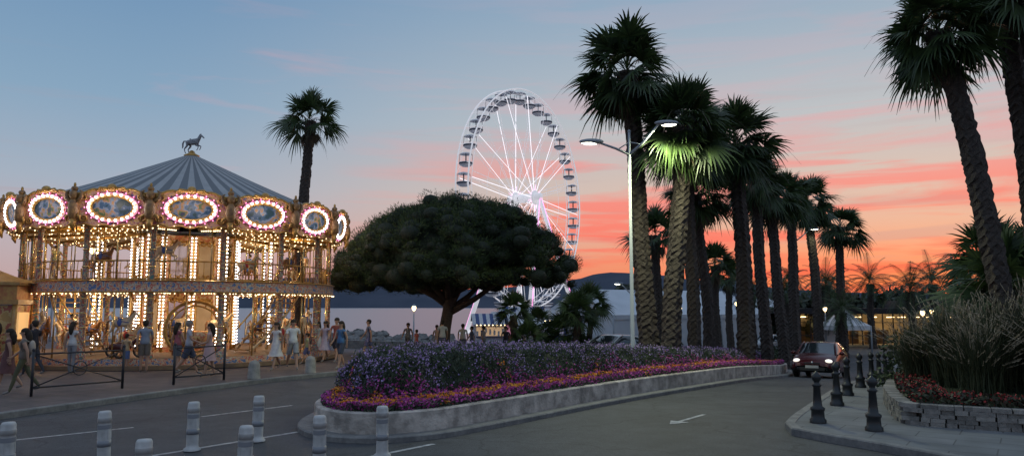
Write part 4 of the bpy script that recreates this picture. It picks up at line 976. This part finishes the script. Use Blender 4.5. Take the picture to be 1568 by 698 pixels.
def pagoda(x,y,w,h):
    z=G(x,y);b=MB()
    P=[(-w/2,-w/2),(w/2,-w/2),(w/2,w/2),(-w/2,w/2)]
    pr=[(1,.0),(.55,.28),(.22,.62),(.03,1)]
    for k in range(4):
        a=P[k];c=P[(k+1)%4]; V=[];F=[]
        for s,t in pr: V+=[(a[0]*s,a[1]*s,h+t*w*.6),(c[0]*s,c[1]*s,h+t*w*.6)]
        for i in range(3): F.append((2*i,2*i+1,2*i+3,2*i+2))
        b.add(V,F,0); b.tube([(a[0],a[1],0),(a[0],a[1],h)],.06,6,1); b.add([(a[0],a[1],h),(c[0],c[1],h),(c[0],c[1],h-.35),(a[0],a[1],h-.35)],[(0,1,2,3)],0)
    b.add([(P[2][0],P[2][1],0),(P[3][0],P[3][1],0),(P[3][0],P[3][1],h),(P[2][0],P[2][1],h)],[(0,1,2,3)],0)
    b.obj('pagoda_tent',[mat('canvas_pagoda_mat',(.55,.56,.58),rough=.6),M_poleW],(x,y,z),.3)
pagoda(26.5,60,2.8,2.4); pagoda(9,88,5,2.6); pagoda(1.8,66,2.4,2.2)
bx,by=40,78; e=empty('glass_pavilion',(bx,by,G(bx,by)),Rm(-6))
b=MB(); b.box((0,3,1.6),(23,.3,3.2),0); b.box((-11.6,0,1.6),(.3,6,3.2),0); b.box((11.6,0,1.6),(.3,6,3.2),0); b.box((0,0,.08),(23.4,6.4,.16),0); b.obj('walls',[mat('pavilion_wall_mat',(.5,.4,.25),(.35,.28,.18),scale=.8)],parent=e)
b=MB(); b.box((0,-.6,3.45),(25.5,9,.35),0); b.box((0,-1,3.72),(24,7,.2),0); b.box((4,1,4.2),(8,4,.8),0); b.obj('roof',[M_dkgrey],parent=e)
b=MB()
for k in range(24): b.box((-11.5+k,-3,1.7),(.09,.12,3.1),0)
b.box((0,-3,1.1),(23,.10,.08),0); b.box((0,-3,2.4),(23,.10,.06),0); b.obj('window_frames',[M_dkgrey],parent=e)
b=MB(); rr=random.Random(2)
for k in range(16): b.box((-10.5+k*1.4,rr.uniform(-1,1.5),2.9),(.7,.2,.08),0)
for k in range(12): b.box((-10+k*1.8+rr.uniform(-.4,.4),rr.uniform(-1,2),.7),(.9,.9,1.1+rr.uniform(0,.7)),1)
b.obj('interior_lights',[M_warm,cm((.2,.12,.06))],parent=e)
for xx in(-7,0,7):
    l=bpy.data.lights.new('ceiling_light','POINT'); l.energy=120; l.color=(1,.7,.35); l.shadow_soft_size=.2
    o=bpy.data.objects.new('ceiling_light',l); scene.collection.objects.link(o); o.parent=e; o.location=(xx,0,2.6)
# ---------------------------------------------------------------- cars
def car(x,y,rz,c,lit=False,L=1.0):
    e=empty('car',(x,y,G(x,y)+.004),rz)
    dx=math.cos(rz);dy=math.sin(rz); sl=(G(x+dx,y+dy)-G(x-dx,y-dy))/2; e.rotation_euler=(0,-math.atan(sl),rz)
    S=[(-2.02,.42,.62,.66,.62,.64,.50),(-1.97,.28,.86,.92,.76,.75,.60),(-1.86,.22,.93,1.12,.82,.79,.62),(-1.62,.21,.95,1.36,.845,.82,.60),(-1.35,.21,.95,1.42,.85,.83,.61),(-.62,.21,.94,1.46,.855,.84,.63),(-.52,.21,.94,1.46,.855,.84,.63),(.15,.21,.93,1.44,.855,.84,.62),(.35,.21,.92,1.38,.855,.84,.61),(1.12,.21,.90,.96,.85,.82,.70),(1.35,.21,.85,.91,.85,.80,.62),(1.62,.22,.78,.85,.83,.78,.58),(1.84,.24,.68,.76,.78,.72,.54),(1.97,.30,.56,.63,.68,.66,.5),(2.03,.36,.46,.48,.6,.58,.4)]
    b=MB(); V=[];F=[];Mi=[]
    for (sx,zl,zb,zt,wl,wb,wt) in S:
        zm=(zl+zb)/2
        row=[(wl-.04,zl),(wl,zl+.08),(wl+.015,zm),(wb,zb),((wb+wt)/2+.015,(zb+zt)/2),(wt,zt-.01),(wt*.6,zt+.025),(0,zt+.035)]
        full=[(-w,z) for w,z in row]+[(w,z) for w,z in row[::-1][1:]]
        V+=[(sx*L,w,z) for w,z in full]
    m=15
    for i in range(len(S)-1):
        for j in range(m-1):
            F.append((i*m+j,i*m+j+1,(i+1)*m+j+1,(i+1)*m+j)); s0=S[i][0]; mi=0; jj=j if j<7 else 13-j
            if jj in(3,4) and -1.62<=s0<1.1 and not(-.63<s0<-.6) : mi=1
            if jj>=5 and (s0==.35): mi=1
            if jj>=5 and s0 in(-1.86,-1.62) : mi=1
            if jj==0: mi=2
            Mi.append(mi)
        F.append((i*m+m-1,i*m,(i+1)*m,(i+1)*m+m-1)); Mi.append(2)
    F.append(tuple(range(m))); Mi.append(0); F.append(tuple((len(S)-1)*m+k for k in range(m))[::-1]); Mi.append(2)
    b.add(V,F,Mi,True)
    paint=mat('car_paint_mat',c,rough=.22,metal=.2,spec=.6)
    b.obj('body',[paint,M_glass,M_black],parent=e)
    b=MB()
    for sg in(-1,1):
        b.tube([(1.12*L,sg*.77,.94),(.35*L,sg*.635,1.39),(.15*L,sg*.625,1.45)],.03,6,0)
        b.sph((.78,sg*.95,1.0),(.07,.11,.075),0,8,5); b.tube([(.78,sg*.82,.95),(.78,sg*.93,.98)],.025,5,0)
        b.sph((1.84*L,sg*.60,.67),(.15,.15,.085),3 if lit else 4,10,6)
        b.sph((1.97*L,sg*.55,.36),(.05,.08,.05),4,8,5)
        b.sph((-1.93*L,sg*.66,.88),(.06,.09,.16),5,8,5)
        b.box((-.1,sg*.866,.72),(1.6,.012,.03),2); b.box((-.2,sg*.866,.86),(.16,.03,.025),2)
    b.box((2.015*L,0,.36),(.05,.95,.14),2); b.box((1.99*L,0,.57),(.05,.6,.07),2); b.box((2.05*L,0,.44),(.02,.5,.11),6); b.sph((2.01*L,0,.60),(.02,.05,.06),4,8,4); b.box((-2.03*L,0,.55),(.02,.5,.11),6)
    b.obj('lights_and_trim',[paint,M_glass,M_black,M_headl,M_chrome,M_tail,M_plate],parent=e)
    b=MB()
    for wx in(-1.25,1.27):
        for sg in(-1,1):
            y0=sg*.74; b.tube([(wx,y0-.1,.31),(wx,y0-.08,.31),(wx,y0+.08,.31),(wx,y0+.1,.31)],[.27,.31,.31,.27],18,0)
            arch=[(wx+.36*math.cos(t),sg*.862,.31+.36*math.sin(t)) for t in np.linspace(0,pi,11)]; b.tube(arch,.028,5,0)
            b.add([(wx,sg*.868,.31)]+[(wx+.35*math.cos(t),sg*.868,.31+.35*math.sin(t)) for t in np.linspace(-.2,pi+.2,14)],[(0,i+1,i+2) for i in range(13)],0)
            b.tube([(wx,sg*.87,.31),(wx,sg*.885,.31)],[.2,.17],14,1)
            for q in range(5): aa=q*2*pi/5; b.tube([(wx,sg*.892,.31),(wx+.17*math.cos(aa),sg*.885,.31+.17*math.sin(aa))],.02,5,1)
    b.obj('wheels',[M_black,M_chrome],parent=e)
M_headl=mat('headlight_mat',(1,1,1),emit=(1,.93,.8),es=1.0); M_chrome=mat('chrome_mat',(.5,.5,.52),rough=.2,metal=.9); M_tail=mat('tail_light_mat',(.4,.02,.02),rough=.2); M_plate=mat('plate_mat',(.45,.45,.45))
car(13.1,32.0,Rm(238),(.07,.008,.010),True)
car(4.5,33.6,Rm(222),(.42,.46,.50))
car(22.5,66,Rm(230),(.4,.42,.45),True)
car(11.5,64,Rm(40),(.05,.06,.1))
# ---------------------------------------------------------------- world, sun, camera
w=bpy.data.worlds.new('World'); scene.world=w; w.use_nodes=True; nt=w.node_tree; nt.nodes.clear()
N=nt.nodes.new; Lk=nt.links.new
out=N('ShaderNodeOutputWorld'); tc=N('ShaderNodeTexCoord'); nrm=N('ShaderNodeVectorMath'); nrm.operation='NORMALIZE'; Lk(tc.outputs['Generated'],nrm.inputs[0])
sep=N('ShaderNodeSeparateXYZ'); Lk(nrm.outputs[0],sep.inputs[0])
def ramp(stops):
    r=N('ShaderNodeValToRGB'); e=r.color_ramp.elements
    e[0].position=stops[0][0]; e[0].color=col(*stops[0][1]); e[1].position=stops[1][0]; e[1].color=col(*stops[1][1])
    for p,c in stops[2:]: x=e.new(p); x.color=col(*c)
    Lk(sep.outputs['Z'],r.inputs[0]); return r
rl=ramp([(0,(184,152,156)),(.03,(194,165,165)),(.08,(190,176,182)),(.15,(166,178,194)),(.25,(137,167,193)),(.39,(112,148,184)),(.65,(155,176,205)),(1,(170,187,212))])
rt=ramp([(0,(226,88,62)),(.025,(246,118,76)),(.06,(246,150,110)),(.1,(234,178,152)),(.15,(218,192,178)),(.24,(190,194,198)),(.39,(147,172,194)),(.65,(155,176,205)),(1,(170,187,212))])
flat=N('ShaderNodeCombineXYZ'); Lk(sep.outputs['X'],flat.inputs[0]); Lk(sep.outputs['Y'],flat.inputs[1])
n2=N('ShaderNodeVectorMath'); n2.operation='NORMALIZE'; Lk(flat.outputs[0],n2.inputs[0])
dt=N('ShaderNodeVectorMath'); dt.operation='DOT_PRODUCT'; SA=Rm(30); dt.inputs[1].default_value=(math.sin(SA),math.cos(SA),0); Lk(n2.outputs[0],dt.inputs[0])
mr=N('ShaderNodeMapRange'); mr.interpolation_type='SMOOTHSTEP'; mr.inputs[1].default_value=.52; mr.inputs[2].default_value=1.02; Lk(dt.outputs['Value'],mr.inputs[0])
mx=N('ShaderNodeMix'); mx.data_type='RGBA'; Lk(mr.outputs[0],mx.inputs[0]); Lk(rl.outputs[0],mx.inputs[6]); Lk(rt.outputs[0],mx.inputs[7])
def clouds(scl,rot,zs,lo,hi,seed):
    mp=N('ShaderNodeMapping'); mp.inputs['Location'].default_value=(seed,seed*.7,seed*1.3); mp.inputs['Rotation'].default_value=(0,Rm(rot),0); mp.inputs['Scale'].default_value=(scl,scl,zs); Lk(nrm.outputs[0],mp.inputs[0])
    nz=N('ShaderNodeTexNoise'); nz.inputs['Scale'].default_value=1.5; nz.inputs['Detail'].default_value=6; nz.inputs['Roughness'].default_value=.55; nz.inputs['Distortion'].default_value=.5; Lk(mp.outputs[0],nz.inputs[0])
    cr=N('ShaderNodeValToRGB'); cr.color_ramp.elements[0].position=lo; cr.color_ramp.elements[0].color=(0,0,0,1); cr.color_ramp.elements[1].position=hi; Lk(nz.outputs[0],cr.inputs[0]); return cr
def emask(st):
    em=N('ShaderNodeValToRGB'); ee=em.color_ramp.elements; ee[0].position=st[0][0]; ee[0].color=(st[0][1],)*3+(1,); ee[1].position=st[1][0]; ee[1].color=(st[1][1],)*3+(1,)
    for p,c in st[2:]: x=ee.new(p); x.color=(c,c,c,1)
    Lk(sep.outputs['Z'],em.inputs[0]); return em
def mul(a,b):
    m=N('ShaderNodeMath'); m.operation='MULTIPLY'; Lk(a,m.inputs[0]); Lk(b,m.inputs[1]); return m.outputs[0]
ma=N('ShaderNodeMapRange'); ma.inputs[1].default_value=.72; ma.inputs[2].default_value=.90; Lk(dt.outputs['Value'],ma.inputs[0])
c1=clouds(2.0,9,26,.46,.58,3.1); e1_=emask([(0,.6),(.05,1),(.14,1),(.19,.7),(.28,.2),(.5,0)])
cc=ramp([(0,(234,74,62)),(.05,(253,104,84)),(.12,(250,138,122)),(.25,(230,168,172)),(.5,(190,180,200))])
mc=N('ShaderNodeMix'); mc.data_type='RGBA'; Lk(mul(mul(c1.outputs[0],e1_.outputs[0]),ma.outputs[0]),mc.inputs[0]); Lk(mx.outputs[2],mc.inputs[6]); Lk(cc.outputs[0],mc.inputs[7])
c2=clouds(1.6,24,13,.55,.72,8.4); e2_=emask([(.08,0),(.14,.5),(.3,.4),(.42,0)])
md=N('ShaderNodeMix'); md.data_type='RGBA'; Lk(mul(c2.outputs[0],e2_.outputs[0]),md.inputs[0]); Lk(mc.outputs[2],md.inputs[6]); md.inputs[7].default_value=col(226,166,170)
c3=clouds(1.4,6,30,.56,.68,15.2); e3_=emask([(0,0),(.04,.35),(.12,.3),(.3,.05),(.4,0)])
mg=N('ShaderNodeMix'); mg.data_type='RGBA'; Lk(mul(c3.outputs[0],e3_.outputs[0]),mg.inputs[0]); Lk(md.outputs[2],mg.inputs[6]); mg.inputs[7].default_value=col(184,152,154)
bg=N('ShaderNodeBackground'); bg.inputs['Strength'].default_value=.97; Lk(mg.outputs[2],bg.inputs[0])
sk=N('ShaderNodeTexSky'); sk.sky_type='NISHITA'; sk.sun_disc=False; sk.sun_elevation=Rm(2.5); sk.sun_rotation=SA
b2=N('ShaderNodeBackground'); b2.inputs['Strength'].default_value=.004; Lk(sk.outputs[0],b2.inputs[0])
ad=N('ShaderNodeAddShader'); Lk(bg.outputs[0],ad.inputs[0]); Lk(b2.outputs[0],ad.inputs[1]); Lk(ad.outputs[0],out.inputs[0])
l=bpy.data.lights.new('sun','SUN'); l.energy=.2; l.angle=Rm(8); l.color=(1,.55,.35); o=bpy.data.objects.new('sun',l); scene.collection.objects.link(o)
d=Vector((math.sin(SA)*math.cos(Rm(2.5)),math.cos(SA)*math.cos(Rm(2.5)),math.sin(Rm(2.5)))); o.rotation_euler=d.to_track_quat('Z','Y').to_euler()
cam=bpy.data.cameras.new('camera'); cam.sensor_width=36; cam.lens=26.17; cam.clip_end=30000; cam.clip_start=.1
o=bpy.data.objects.new('camera',cam); scene.collection.objects.link(o); o.location=(0,0,2.25); o.rotation_euler=(Rm(96.06),0,0); scene.camera=o
scene.view_settings.view_transform='Standard'; scene.view_settings.look='None'; scene.view_settings.exposure=0
